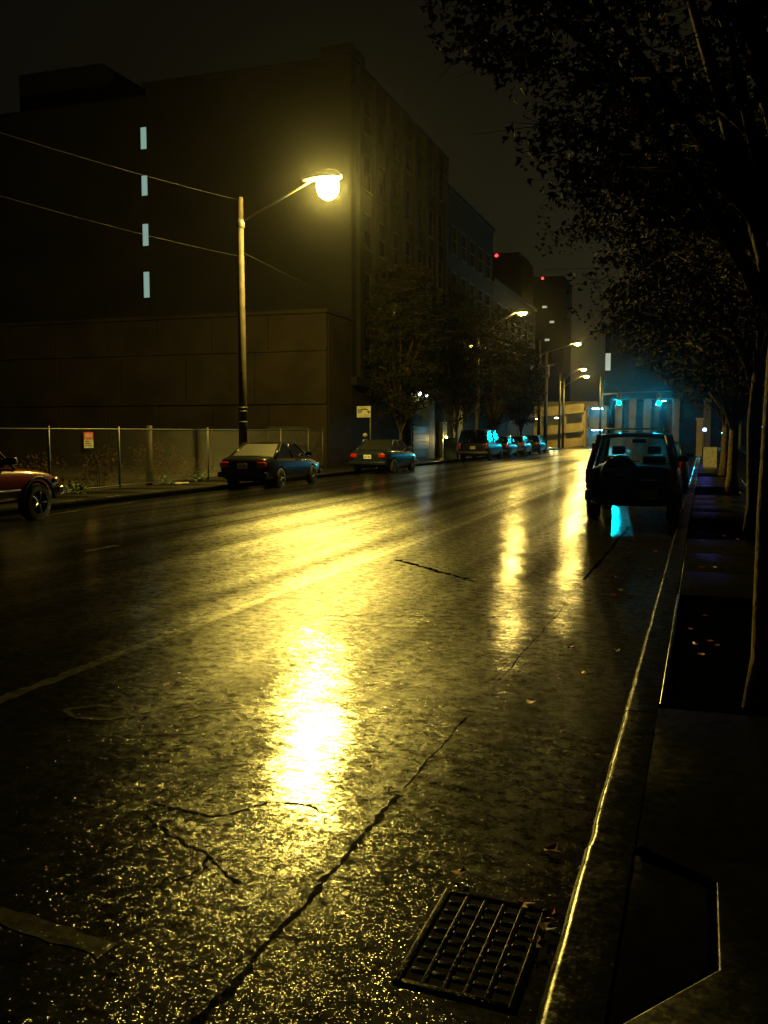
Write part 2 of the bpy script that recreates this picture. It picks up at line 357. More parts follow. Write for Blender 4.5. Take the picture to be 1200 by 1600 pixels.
# sprayed utility scribble
strip('utility_paint_mark', PAINT_FAINT, [(-3.55, 4.55), (-3.42, 4.7), (-3.24, 4.72), (-3.12, 4.62), (-3.2, 4.5), (-3.4, 4.45), (-3.55, 4.55)], 0.035, 0.0022, road)
strip('utility_paint_mark', PAINT_FAINT, [(-3.12, 4.66), (-2.95, 4.98), (-2.82, 4.86), (-2.6, 5.02)], 0.035, 0.0022, road)
strip('utility_paint_mark', PAINT_FAINT, [(-2.86, 4.62), (-2.74, 4.8), (-2.58, 4.74), (-2.62, 4.5), (-2.86, 4.36), (-2.92, 4.28)], 0.035, 0.0022, road)
# tar seams, cracks and the painted shade of a dip
rs = random.Random(3)
for ya, yb, wd_ in ((1.2, 4.1, .024), (4.2, 5.4, .012), (6.3, 9.3, .009)):
    strip('tar_seam', TAR, [(-1.37 + .012 * yy_ + rs.uniform(-.012, .012), yy_) for yy_ in lin(ya, yb, int((yb - ya) / .18))], (lambda w_: (lambda i: w_ * rs.uniform(.35, 1.35)))(wd_), 0.0014, road, .035, .4)
strip('tar_seam', TAR, [(-1.26 + rs.uniform(-.03, .03), 11 + y * 1.1) for y in range(0, 7)], 0.04, 0.0014, road, .035, .4)
def crack_dip(a, b, n, jit, wd, seed):
    r = random.Random(seed); n *= 2; wd *= .6; jit *= .7
    pts = [(a[0] + (b[0] - a[0]) * i / n + r.uniform(-jit, jit), a[1] + (b[1] - a[1]) * i / n + r.uniform(-jit, jit)) for i in range(n + 1)]
    strip('tar_crack_dip_shade', TAR, pts, lambda i: wd * r.uniform(0.5, 1.3), 0.0018, road, .03, .45)
def path_crack(pts, wd, seed):
    r = random.Random(seed); Q = []
    for a, c in zip(pts, pts[1:]):
        n = 7
        Q += [(a[0] + (c[0] - a[0]) * i / n + r.uniform(-.012, .012), a[1] + (c[1] - a[1]) * i / n + r.uniform(-.012, .012)) for i in range(n)]
    strip('tar_crack_dip_shade', TAR, Q + [pts[-1]], lambda i: wd * r.uniform(.25, 1.6), 0.0018, road, .02, .5)
path_crack([(-2.31, 3.57), (-2.2, 3.56), (-1.99, 3.55), (-1.92, 3.64), (-1.84, 3.79), (-1.68, 3.83), (-1.60, 3.79)], .015, 1)
path_crack([(-2.28, 3.44), (-2.15, 3.36), (-1.97, 3.27), (-1.83, 3.21), (-1.73, 3.12), (-1.62, 3.06)], .014, 2)
path_crack([(-1.83, 3.21), (-1.80, 3.1), (-1.86, 2.98)], .009, 3)
crack_dip((-3.1, 7.8), (-1.3, 8.6), 16, 0.05, 0.03, 4)
crack_dip((-1.3, 8.9), (-0.6, 9.3), 8, 0.03, 0.03, 5)
crack_dip((-3.7, 11.4), (-2.4, 10.2), 12, 0.04, 0.16, 6)  # dark tar strip painted as the shade of a shallow road dip
crack_dip((-9.5, 27.5), (-3.2, 33.0), 24, 0.12, 0.10, 7)
crack_dip((-11.3, 21.5), (-9.0, 24.5), 14, 0.1, 0.08, 8)
def patch(pts, off=0.0035):
    """a smoother repair, triangulated over the camber"""
    x0, x1 = min(p[0] for p in pts), max(p[0] for p in pts); y0, y1 = min(p[1] for p in pts), max(p[1] for p in pts)
    sheet('asphalt_patch', PATCH, lin(x0, x1, max(2, int((x1 - x0) / .28))), lin(y0, y1, 6), lambda x, y: rz(x, y) + off, road)

# kerbs and pavement slabs: right side
ZP = 0.13
pav = struct(MB().box(-0.20, 5.2, -6, 97, -0.05, ZP - 0.035).build('pavement', TAR))
pavL = struct(MB().box(-16.05, -13.78, -6, 97, -0.05, ZP - 0.035).build('pavement_left', TAR))
kerb = struct(MB().box(-0.385, -0.225, -6, 96.9, -0.1, 0.02).build('kerb', DARK_FILL))
ks_y = [-6, -2.6, 0.9, 3.64, 5.55, 9.7, 12.8, 15.9, 19, 22.1, 25.2, 28.3, 31.4, 34.5, 37.6, 40.7, 47, 53, 59, 65, 71, 77, 83, 89, 96.9]
for a, b in zip(ks_y, ks_y[1:]):
    kb = MB(); prof = [(-.40, -.04)] + [(-.40 + .034 * (1 - math.cos(R(t_))), ZP - .034 + .034 * math.sin(R(t_))) for t_ in (0, 18, 36, 54, 72, 90)] + [(-.215, ZP - .002), (-.215, -.04)]
    jx = rs.uniform(-.003, .003); jz = rs.uniform(-.003, .003)
    ys_ = lin(a + .004, b - .004, max(1, int((b - a) / .12)) if a < 20 else 2); np_ = len(prof)
    for k_, yy_ in enumerate(ys_):
        dx = rs.uniform(-.0016, .0016) - (0.0 if rs.random() > .05 else -.007); dz = rs.uniform(-.002, .002)
        kb.v += [(x_ + jx + (dx if x_ < -.3 else 0), yy_, z_ + jz + (dz if z_ > 0 else 0)) for x_, z_ in prof]
    for k_ in range(len(ys_) - 1): kb.f += [(k_ * np_ + i, k_ * np_ + (i + 1) % np_, (k_ + 1) * np_ + (i + 1) % np_, (k_ + 1) * np_ + i) for i in range(np_)]
    e_ = (len(ys_) - 1) * np_; kb.f += [tuple(range(np_ - 1, -1, -1)), tuple(range(e_, e_ + np_))]
    ko = kb.build('kerb_stone', KERB, kerb, True)
    try: ko.data.set_sharp_from_angle(angle=R(40))
    except Exception: pass
kerbL = struct(MB().box(-14.13, -13.965, -6, 96.9, -0.1, 0.02).build('kerb_left', DARK_FILL))
yk = -6.0
while yk < 96:
    MB().box(-14.14, -13.95, yk + 0.004, yk + 3.996, -0.04, ZP).build('kerb_stone', KERB, kerbL, False, 0.018, 2); yk += 4.0
def slab(pts, z=ZP, parent=pav, bevel=0.012, m=None):
    MB().prism(pts, 0.02, z).build('paving_slab', m or CONC, parent, True, bevel, 3)
def rect(x0, x1, y0, y1, g=0.006): return [(x0 + g, y0 + g), (x1 - g, y0 + g), (x1 - g, y1 - g), (x0 + g, y1 - g)]
# the six-sided inlet pad by the kerb and the slabs cut round it
slab([(-0.24, 2.50), (-0.24, 3.66), (0.055, 3.445), (0.055, 2.895), (-0.19, 2.52)], ZP - 0.010, bevel=.002)
slab([(-0.205, 1.2), (1.25, 1.2), (1.25, 3.64), (-0.19, 3.655), (-0.185, 3.66), (0.085, 3.455), (0.085, 2.88), (-0.205, 2.47)], ZP + 0.010, bevel=0.010)
slab(rect(-0.24, 1.25, 3.67, 5.68, .002), ZP - .007, bevel=.002)
slab(rect(1.26, 3.1, 1.2, 5.68), ZP)
# tree pit with steel edging
MB().box(-0.20, 1.25, 5.70, 9.70, 0.0, ZP - 0.055).build('tree_pit_soil', SOIL, pav, False)
for x0, x1, y0, y1 in ((-0.208, -0.182, 5.70, 9.70), (1.225, 1.25, 5.70, 9.70), (-0.18, 1.22, 9.675, 9.70)):
    MB().box(x0, x1, y0, y1, 0.02, ZP + 0.012).build('pit_edging', KERB, pav, True, 0.008, 2)
yy = 9.71
while yy < 96:
    n_ = 1.75 if yy < 45 else 5.0
    pit = any(abs(yy + n_ / 2 - p) < 1.4 for p in (16.4, 26.8, 38.0)) and yy < 45
    x0 = 0.95 if pit else -0.205
    if pit: MB().box(-0.20, 0.94, yy, yy + n_, 0.0, ZP - 0.05).build('tree_pit_soil', SOIL, pav)
    slab(rect(x0, 1.25, yy, min(yy + n_, 96.9)))
    slab(rect(1.255, 3.1, yy, min(yy + n_, 96.9)))
    if yy > 14: slab(rect(3.105, 5.0, yy, min(yy + n_, 96.9)))
    yy += n_
yy = 6.0
while yy < 96:
    n_ = 2.0 if yy < 50 else 4.0
    slab(rect(-16.0, -14.145, yy, min(yy + n_, 96.9)), ZP, pavL, .012, CONC_LIT); yy += n_
struct(MB().box(-60, -16.06, 5, 39.2, -0.05, 0.11).build('vacant_lot', GRAVEL))

# storm drain grate in the gutter
gr = tag(empty('storm_drain_grate', (-0.685, 3.0, rz(-0.685) - .0004)), 'black cast iron storm drain grate in the gutter by the near kerb', 'drain grate')
gr.rotation_euler = (0, R(2.43), R(-.6)); gr.scale = (.84, .84, .30)
MB().box(-.23, .23, -.37, .37, 0.003, 0.008).build('pit', DARK_FILL, gr)  # dark plate on the road, its colour gives the shade of a hole
for x in (-.235, .205): MB().box(x, x + .03, -.38, .38, .003, .026).build('frame_bar', IRON, gr, True, .005)
for y in (-.38, .35): MB().box(-.204, .204, y, y + .03, .003, .026).build('frame_bar', IRON, gr, True, .005)
for i in range(5):
    x = -.204 + .0816 * i
    if i: MB().box(x - .011, x + .011, -.349, .349, .009, .022).build('long_bar', IRON, gr, True, .004)
for j in range(1, 9):
    y = -.35 + .0777 * j
    for i in range(5):
        x = -.204 + .0816 * i + .012
        MB().box(x, x + .0576, y - .012, y + .012, .009, .0245).build('cross_bar', IRON, gr, True, .005)

# ------------------------------------------------------------------ buildings, left side
def windows_x(parent, X, ys, zs, wd, ht, lit=None):
    """windows on a facade facing +x; each is its own part with pane and sill"""
    proto = None
    for y in ys:
        for z in zs:
            f = MB()
            f.box(X, X + .05, y - wd / 2 - .07, y - wd / 2, z - .07, z + ht + .07).box(X, X + .05, y + wd / 2, y + wd / 2 + .07, z - .07, z + ht + .07)
            f.box(X, X + .05, y - wd / 2, y + wd / 2, z + ht, z + ht + .07).box(X + .002, X + .04, y - wd / 2, y + wd / 2, z + ht * .5 - .03, z + ht * .5 + .03)
            fo = f.build('window', FRAME, parent)
            MB().quad((X + .012, y - wd / 2, z), (X + .012, y + wd / 2, z), (X + .012, y + wd / 2, z + ht), (X + .012, y - wd / 2, z + ht)).build('pane', GLASS_D, fo)
            MB().box(X, X + .14, y - wd / 2 - .12, y + wd / 2 + .12, z - .16, z - .072).build('sill', FRAME, fo)

pod = tag(empty('concrete_podium', (-25, 40.9, 0)), 'low brown concrete panel building behind the chain link fence', 'building')
def P_(b, n, m, par, **k):   # part given in world coordinates under an unrotated empty
    o = b.build(n, m, par, **k); o.location = -par.location; return o
P_(MB().box(-60, -16.06, 39.55, 42.40, 0, 7.05), 'wall', WALL_LOW, pod)
P_(MB().box(-60, -15.98, 39.20, 42.43, 7.05, 7.22), 'coping', WALL_LOW, pod, bevel=.02)
rows = [(0.0, 3.05), (3.09, 5.42), (5.46, 7.05)]
rp = random.Random(11)
for k, (z0, z1) in enumerate(rows):
    x = -16.06 - (0.0 if k != 1 else 0.0)
    while x > -45:
        wd = (2.9 if k != 1 else 3.6)
        x2 = x - wd
        P_(MB().box(x2 + .02, x - .02, 39.30 + rp.uniform(0, .035), 39.55, z0, z1), 'wall_panel', WALL_LOW, pod, bevel=.012, bseg=1)
        x = x2
for z in (3.07, 5.44):
    P_(MB().box(-44, -16.08, 39.235, 39.30, z - .05, z + .03), 'ledge', WALL_LOW, pod)
P_(MB().box(-19.0, -17.0, 39.24, 39.30, 1.15, 2.0), 'vent_grille', STEEL_D, pod)
for i in range(6): P_(MB().box(-18.95, -17.05, 39.20, 39.24, 1.2 + i * .13, 1.26 + i * .13), 'louvre', STEEL_D, pod)

blk = tag(empty('apartment_block', (-25, 51, 0)), 'tall dark block with four lit stairwell slits facing the street lamp', 'building')
P_(MB().box(-27.1, -16.06, 42.48, 60, 0, 19.05), 'wall', WALL_UP, blk)
P_(MB().box(-60, -27.12, 42.53, 60, 0, 18.6), 'rear_wing', WALL_UP, blk)
P_(MB().box(-37.7, -32.1, 46, 52, 18.6, 22.1), 'penthouse', WALL_UP, blk)
P_(MB().box(-27.3, -15.98, 42.40, 60.1, 19.05, 19.30), 'parapet', WALL_UP, blk, bevel=.03)
P_(MB().box(-17.55, -15.96, 42.36, 44.2, 19.30, 19.78), 'corner_parapet', WALL_UP, blk, bevel=.03)
P_(MB().box(-60, -27.3, 42.65, 60, 18.6, 18.75), 'parapet', WALL_UP, blk)
P_(MB().box(-30.85, -30.65, 42.60, 42.76, 7.2, 18.6), 'downpipe', STEEL_D, blk)
for z0, z1 in ((16.02, 17.10), (13.72, 14.72), (11.22, 12.32), (8.62, 9.92)):
    f = MB().box(-27.08 - .39, -27.08 - .34, 42.40, 42.60, z0 - .05, z1 + .05)
    for a, b_, c, d in ((-27.47, -27.43, z0 - .05, z1 + .05), (-27.07, -27.03, z0 - .05, z1 + .05), (-27.43, -27.07, z1, z1 + .05), (-27.43, -27.07, z0 - .05, z0)):
        pass
    fr = MB()
    for a, b_, c, d in ((-27.47, -27.43, z0 - .05, z1 + .05), (-27.07, -27.03, z0 - .05, z1 + .05), (-27.43, -27.07, z1, z1 + .05), (-27.43, -27.07, z0 - .05, z0)):
        fr.box(a, b_, 42.38, 42.47, c, d)
    fo = P_(fr, 'stair_window', FRAME, blk)
    pn = MB().quad((-27.43, 42.43, z0), (-27.07, 42.43, z0), (-27.07, 42.43, z1), (-27.43, 42.43, z1)).build('pane', E_WIN, fo)
for i in range(8):
    y = 43.4 + i * 2.25
    P_(MB().box(-16.06, -15.84, y - .28, y + .28, 4.4, 19.05), 'pilaster', WALL_UP, blk)
P_(MB().box(-16.06, -15.80, 42.48, 60, 4.0, 4.4), 'string_course', WALL_UP, blk)
sub = empty('tmp'); bpy.data.objects.remove(sub)
windows_x(blk, -16.06, [44.525 + 2.25 * i for i in range(7)], [5.2, 8.0, 10.8, 13.6, 16.3], 1.1, 1.6)
for ch in blk.children:
    if ch.name.startswith('window') : ch.location = -blk.location
# lit entrance on the street front
P_(MB().box(-16.06, -15.90, 51.6, 56.6, ZP, 3.9), 'entrance_surround', GREENW, blk)
P_(MB().box(-15.90, -15.84, 52.3, 54.9, 2.75, 3.35), 'transom_panel', GREENW, blk)
for i in range(4): P_(MB().box(-15.90, -15.86, 52.0, 55.2, .25 + i * .47, .68 + i * .47), 'shutter_slat', STEEL_D, blk)
P_(MB().box(-15.90, -15.80, 51.9, 55.3, 2.16, 2.24), 'lintel', FRAME, blk)

b2 = tag(empty('corner_building', (-22, 67, 0)), 'dark building next beyond the tall block along the left pavement', 'building')
P_(MB().box(-40, -16.1, 60.12, 74, 0, 17.3), 'wall', WALL_B, b2)
P_(MB().box(-40.1, -15.95, 60.14, 74.1, 17.3, 17.65), 'parapet', WALL_B, b2, bevel=.03)
P_(MB().box(-16.1, -15.85, 62.0, 63.6, ZP, 3.6), 'pier', GREENW, b2)
windows_x(b2, -16.1, [61.8 + 2.6 * i for i in range(5)], [4.6, 7.6, 10.6, 13.6], 1.3, 1.7)
for ch in b2.children:
    if ch.name.startswith('window'): ch.location = -b2.location
b3 = tag(empty('low_dark_building', (-22, 84, 0)), 'lower dark building at the far end of the left pavement', 'building')
P_(MB().box(-40, -16.1, 74.2, 94, 0, 13.6), 'wall', WALL_B, b3)
P_(MB().box(-40.1, -15.95, 74.22, 94.1, 13.6, 13.9), 'parapet', WALL_B, b3, bevel=.03)
windows_x(b3, -16.1, [76.5 + 3 * i for i in range(6)], [4.2, 7.4, 10.4], 1.4, 1.7)
for ch in b3.children:
    if ch.name.startswith('window'): ch.location = -b3.location
# projecting blade sign on the far facade
bs = tag(empty('hanging_banner', (-15.2, 84, 5.6)), 'pale narrow banner hanging from the far left facade', 'banner')
MB().box(-.45, .45, -.03, .03, 0, 2.6).build('cloth', SIGNW, bs, bevel=.01)
MB().tube([(-.85, 0, 2.65), (.5, 0, 2.65)], .03).build('bracket', STEEL_D, bs)

# right side: dark frontage behind the trees
rb = tag(empty('shopfront_building', (9, 60, 0)), 'dark building behind the pavement trees on the right', 'building')
P_(MB().box(5.2, 16, 16, 96, 0, 13), 'wall', WALL_B, rb)
P_(MB().box(5.05, 16, 15.9, 96.1, 13, 13.4), 'parapet', WALL_B, rb)
for i in range(10):
    y = 20 + i * 7.6
    P_(MB().box(5.02, 5.2, y - .35, y + .35, ZP, 4.2), 'pier', WALL_B, rb)
    P_(MB().box(5.12, 5.19, y + 1.2, y + 6.0, .9, 3.4), 'shop_window', GLASS_D, rb)

# ------------------------------------------------------------------ far end: garage and columned building
gar = tag(empty('parking_garage', (-20, 114, 0)), 'cream parking garage with sloping ramps across the far junction', 'parking garage')
GY = 111.5
def sl(b, x0, x1, za, zb, th, y0, y1):   # sloping beam
    i = len(b.v)
    b.v += [(x0, y0, za), (x1, y0, zb), (x1, y1, zb), (x0, y1, za), (x0, y0, za + th), (x1, y0, zb + th), (x1, y1, zb + th), (x0, y1, za + th)]
    b.f += [tuple(i + k for k in q) for q in ((0, 3, 2, 1), (4, 5, 6, 7), (0, 1, 5, 4), (1, 2, 6, 5), (2, 3, 7, 6), (3, 0, 4, 7))]; return b
P_(MB().box(-30, -12.6, GY + .6, GY + 12, -0.02, 0.05), 'floor', CREAM, gar)
P_(sl(MB(), -30, -13.3, -1.4, 0.15, 1.0, GY, GY + .4), 'ramp_wall', CREAM, gar)
P_(sl(MB(), -30, -13.3, .15, 1.85, 1.05, GY, GY + .4), 'ramp_wall', CREAM, gar)
P_(sl(MB(), -30, -13.3, 2.4, 4.05, 1.05, GY, GY + .4), 'ramp_wall', CREAM, gar)
for i, x in enumerate((-29, -25.5, -22, -18.6, -15.6, -13.35)):
    P_(MB().box(x - .22, x + .22, GY + .42, GY + .9, 0, 4.2), 'column', CREAM, gar)
P_(sl(MB(), -30, -13.3, .6, 2.2, .25, GY + .95, GY + 9), 'deck', CREAM, gar)
P_(sl(MB(), -30, -13.3, 3.0, 4.7, .25, GY + .95, GY + 9), 'deck', CREAM, gar)
P_(MB().box(-30, -12.7, GY + 9.1, GY + 9.4, 0, 5.6), 'rear_wall', CREAM, gar)
# lit stair bay
P_(MB().box(-13.05, -10.75, GY + 2.2, GY + 2.4, 0, 4.4), 'bay_rear_wall', PALE, gar)
P_(MB().box(-13.1, -12.9, GY, GY + 2.2, 0, 4.6), 'bay_side_wall', PALE, gar)
P_(MB().box(-10.9, -10.7, GY, GY + 2.2, 0, 4.6), 'bay_side_wall', PALE, gar)
P_(MB().box(-12.9, -10.9, GY + .1, GY + 2.2, 2.05, 2.25), 'bay_floor', PALE, gar)
P_(MB().box(-13.1, -10.7, GY, GY + 2.4, 4.6, 4.8), 'bay_roof', PALE, gar)
for z in (2.0, 4.52): P_(MB().box(-12.5, -11.3, GY + 1.3, GY + 1.42, z - .07, z), 'fluorescent_tube', E_TUBE, gar)
for x, z in ((-16.9, 3.1), (-19.2, 3.0), (-17.6, 1.2)):
    P_(MB().box(x - .18, x + .18, GY + 3, GY + 3.4, z + .3, z + .38), 'ceiling_lamp', E_PALE, gar)

cb = tag(empty('columned_building', (-5, 116, 0)), 'building with tall pale columns behind the green traffic lights', 'building')
CY = 114.5
for x in (-9.6, -8.0, -6.35, -3.15, .3, 3.6):
    P_(MB().box(x - .42, x + .42, CY - .1, CY + .6, 0, 5.6), 'column', PALE, cb, bevel=.06)
P_(MB().box(-10.6, 14, CY + 3, CY + 3.3, 0, 9.5), 'rear_wall', WALL_B, cb)
P_(MB().box(-10.6, 14, CY - .3, CY + 3.3, 5.62, 6.5), 'entablature', WALL_B, cb, bevel=.05)
P_(MB().box(-10.6, 14, CY, CY + 12, 6.5, 16), 'upper_storeys', WALL_B, cb)
for i in range(5):
    x = -9.0 + i * 2.9
    P_(MB().box(x - 1.0, x + 1.0, CY + 2.90, CY + 2.99, .5, 2.5), 'window', GLASS_D, cb)
    P_(MB().box(x - 1.0, x + 1.0, CY + 2.90, CY + 2.99, 2.8, 4.9), 'window', GLASS_D, cb)
for i, (x, z) in enumerate(((-9.9, 4.9), (-4.6, 5.35), (-5.2, 4.95), (2.2, 1.6))):
    P_(MB().box(x - .25, x + .25, CY + 1.4, CY + 1.6, z, z + .07), 'soffit_lamp', E_TUBE, cb)
P_(MB().box(-11.3, -10.6, CY - .08, CY + 3, 0, 14), 'end_wall', WALL_B, cb)
P_(MB().box(-11.25, -10.65, CY - .12, CY - .085, 9.0, 11.0), 'lit_window', E_FARWIN, cb)

# distant towers with red beacons
def tower(x, y, wd, dp, h, wins, label):
    t = tag(empty('distant_tower', (x, y, 0)), label, 'tower')
    MB().box(-wd / 2, wd / 2, -dp / 2, dp / 2, 0, h).build('wall', WALL_B, t)
    MB().box(-wd / 2 + 1, wd / 2 - 1, -dp / 2 + 1, dp / 2 - 1, h, h + 1.5).build('roof_plant', WALL_B, t)
    MB().lathe([(.05, 0), (.45, .1), (.5, .5), (.3, .8), (.02, .9)], 10).build('beacon', E_BEACON, t, loc=(0, -dp / 2 + .3, h + .3))
    for wx, wz in wins:
        MB().box(wx - .9, wx + .9, -dp / 2 - .06, -dp / 2 - .01, wz, wz + .8).build('lit_window', E_FARWIN, t)
tower(-62.0, 300, 16, 20, 55.2, [(-5, 40), (3, 30)], 'tall distant tower with the higher red beacon')
tower(-62.5, 390, 18, 20, 62.0, [(-6.5, 55), (1.0, 51), (2.2, 38), (4, 45)], 'farther dark tower with the lower red beacon')

# ------------------------------------------------------------------ street lamps, poles, wires
def cobra(parent, lx, lz, em, sc=1.0, drop=1.0):
    """luminaire at local (lx, 0, lz): hood above, drop lens below"""
    h = MB()
    prof = [(-.42, .05, .05), (-.30, .10, .08), (-.14, .15, .12), (.08, .175, .15), (.22, .13, .12), (.30, .04, .05)]
    if drop < 1: prof = [(x, hw_ * 1.45, ht) for x, hw_, ht in prof]
    n = 10; base = 0
    for (x, hw, ht) in prof:
        for j in range(n):
            a = math.pi * j / (n - 1); h.v.append((lx + x * sc, math.cos(a) * hw * sc, lz + math.sin(a) * ht * sc + .02))
    for k in range(len(prof) - 1):
        for j in range(n - 1): h.f.append((k * n + j, k * n + j + 1, (k + 1) * n + j + 1, (k + 1) * n + j))
    ho = h.build('lamp_hood', STEEL_D, parent, True)
    r_ = .185 * sc; dz = .19 * sc * drop
    l_ = MB().lathe([(r_ * .80, .0), (r_ * .97, -dz * .22), (r_, -dz * .42), (r_ * .92, -dz * .64), (r_ * .70, -dz * .84), (r_ * .38, -dz * .965), (.004, -dz)], 16, 'z', (lx + .06 * sc, 0, lz))
    l_.build('lamp_lens', em, parent, True)
def lamp_pole(name, label, x, y, top, join, lx, lz, em, r0=.15, r1=.095, group='street lamps', wood=True, bands=(), sc=1.3, drop=.55):
    t = tag(empty(name, (x, y, ZP)), label, 'street lamp', group)
    MB().tube([(0, 0, -ZP), (0.01, 0, top * .5), (0, 0, top - ZP)], [r0, (r0 + r1) / 2, r1], 14).build('pole', WOOD_POLE if wood else STEEL, t, True)
    MB().tube([(.0, 0, join - ZP), ((lx - .75), 0, lz - ZP - .14), (lx - .40, 0, lz - ZP + .02)], .04, 8).build('arm', STEEL, t, True)
    MB().lathe([(r1 + .03, -.16), (r1 + .045, -.15), (r1 + .045, .1), (r1 + .03, .11)], 14).build('arm_bracket', STEEL, t, True, loc=(0, 0, join - ZP))
    for z in bands: MB().lathe([(r0 - .006, -.02), (r0 + .012, -.015), (r0 + .012, .015), (r0 - .006, .02)], 14).build('metal_band', STEEL, t, True, loc=(0, 0, z))
    cobra(t, lx, lz - ZP, em, sc, drop)
    return t
lamp_pole('street_lamp', 'lit sodium street lamp on a wooden pole behind the parked dark sedan', -14.40, 27.93, 9.30, 8.49, 2.95, 9.62, E_SOD, bands=(1.95, 2.3, 2.42), sc=1.85, drop=1.75)
lamp_pole('street_lamp', 'lit sodium street lamp on dim pole above the parked van', -14.35, 61.6, 8.9, 8.3, 2.85, 9.47, E_SOD_FAR)
lamp_pole('street_lamp', 'bright sodium street lamp nearest the far junction beyond the last parked car', -14.3, 86.0, 10.0, 8.7, 3.30, 9.62, E_SOD_FAR, r0=.16)
lamp_pole('street_lamp', 'upper of two small street lamps stacked left of the traffic lights', -14.6, 101.0, 7.9, 7.0, 2.38, 8.32, E_SOD_FAR, wood=False)
lamp_pole('street_lamp', 'lower of two small street lamps stacked left of the traffic lights', -14.9, 106.0, 7.6, 6.8, 2.38, 7.87, E_SOD_FAR, wood=False)
lamp_pole('street_lamp', 'small white street lamp just above the left traffic light', -13.7, 135.5, 8.9, 8.0, 2.5, 8.3, E_SOD_FAR, wood=False)
# a wooden utility pole beside the kerb, with conduit
up = tag(empty('utility_pole', (-14.3, 89.9, ZP)), 'tall utility pole with conduit beyond the last parked car', 'utility pole')
MB().tube([(0, 0, -ZP), (0, 0, 9.2)], [.19, .15], 14).build('pole', WOOD_POLE, up, True)
MB().tube([(.10, -.2, 0), (.10, -.2, 5.6)], .05, 8).build('conduit', STEEL, up, True)
for z in (1.0, 3.2, 5.2): MB().box(-.2, .2, -.24, -.13, z, z + .07).build('conduit_strap', STEEL, up)
MB().box(-.7, .7, -.06, .06, 7.9, 8.02).build('cross_arm', WOOD_POLE, up)
def wire(pts, r, label, sag):
    a, b = Vector(pts[0]), Vector(pts[1]); n = 30
    P = [a.lerp(b, i / n) - Vector((0, 0, sag * 4 * (i / n) * (1 - i / n))) for i in range(n + 1)]
    tag(MB().tube(P, r, 5).build('overhead_wire', WIRE, None, True), label, 'wire', 'overhead wires')
wire([(-14.35, 27.93, 7.42), (-14.35, -6, 7.1)], .0032, 'lower overhead wire running left from the near lamp pole', .62)
wire([(-14.35, 27.93, 9.2), (-14.35, -6, 7.3)], .0032, 'upper overhead wire running left from the near lamp pole', .55)
wire([(-14.3, 27.93, 7.55), (-14.3, 61.6, 7.5)], .006, 'overhead wire from the near lamp pole to the dim pole above the van', .5)
wire([(-14.3, 61.6, 7.4), (-14.3, 89.9, 8.0)], .008, 'overhead wire from the dim pole to the far utility pole', .4)

# traffic signal
tp = tag(empty('signal_pole', (-10.7, 104.5, 0)), 'steel traffic signal pole with arm at the far junction', 'signal pole')
MB().tube([(0, 0, 0), (0, 0, 7.7)], [.13, .09], 12).build('pole', STEEL, tp, True)
MB().tube([(0, 0, 5.75), (3, 0, 6.0), (7.6, 0, 6.05)], [.09, .07, .05], 10).build('arm', STEEL_D, tp, True)
def signal(x, z, label):
    t = tag(empty('traffic_light', (x, 104.2, z)), label, 'traffic light', 'green traffic lights')
    MB().box(-.225, .225, 0, .2, -.23, 1.08).build('housing', BLACKP, t, bevel=.02)
    for k, m in enumerate((E_GREENL, AMBER, TAIL)):
        zc = .425 * k
        MB().lathe([(.004, -.05), (.11, -.045), (.19, 0), (.195, .02)], 16, 'y', (0, -.01, zc)).build('signal_lens', m, t, True)
        v = MB(); n = 12
        for (rr, yy_) in ((.203, 0), (.203, -.34), (.21, -.34), (.21, 0)):
            for j in range(n):
                a = R(-20) + R(220) * j / (n - 1); v.v.append((math.cos(a) * rr, yy_, zc + math.sin(a) * rr))
        for k2 in range(3):
            for j in range(n - 1): v.f.append((k2 * n + j, k2 * n + j + 1, (k2 + 1) * n + j + 1, (k2 + 1) * n + j))
        v.build('visor', BLACKP, t)
    MB().tube([(0, .1, 1.08), (0, .1, 1.25)], .02, 6).build('hanger', STEEL_D, t)
signal(-8.74, 4.88, 'left one of the two glowing blue green traffic lights')
signal(-4.64, 4.80, 'right one of the two glowing blue green traffic lights')

# signs
def arrow(parent, y, z, m, s=1.0):
    b = MB(); pts = []
    for i in range(9):
        a = R(200 - 200 * i / 8); pts.append((math.cos(a) * .19 * s, math.sin(a) * .10 * s))
    for i in range(8):
        (x0, z0), (x1, z1) = pts[i], pts[i + 1]; b.quad((x0, y, z + z0 - .028), (x1, y, z + z1 - .028), (x1, y, z + z1 + .028), (x0, y, z + z0 + .028))
    b.poly([(.10 * s, y, z - .0), (.29 * s, y, z - .0), (.19 * s, y, z - .12 * s)])
    b.build('arrow_mark', m, parent)
sg = tag(empty('bus_stop_sign', (-14.2, 39.9, ZP)), 'white rectangular street sign on a post behind the second parked car', 'sign')
MB().tube([(.0, 0, 0), (0, 0, 2.78)], .035, 8).build('post', STEEL, sg, True)
pl = MB().box(-.62, .035, -.065, -.04, 2.27, 2.78).build('sign_plate', SIGNW, sg, bevel=.006)
arrow(sg, -.069, 2.55, SIGNK, .95)
for c in list(sg.children):
    if c.name.startswith('arrow_mark'): c.location = (-.24, 0, 0)
for i, (x, h_) in enumerate(((-.58, .2), (-.53, .2), (-.48, .14), (-.43, .2))):
    MB().quad((x, -.069, 2.46), (x + .03, -.069, 2.46), (x + .03, -.069, 2.46 + h_), (x, -.069, 2.46 + h_)).build('print_mark', SIGNK, sg)
sh = tag(empty('timetable_post', (-14.55, 40.2, ZP)), 'small yellowish timetable case on a thin post left of the sign post', 'timetable')
MB().tube([(0, .03, 0), (0, .03, 1.6)], .025, 8).build('post', STEEL_D, sh, True)
MB().box(-.11, .11, -.06, .0, .70, 1.28).build('case', SIGNW, sh, bevel=.01)
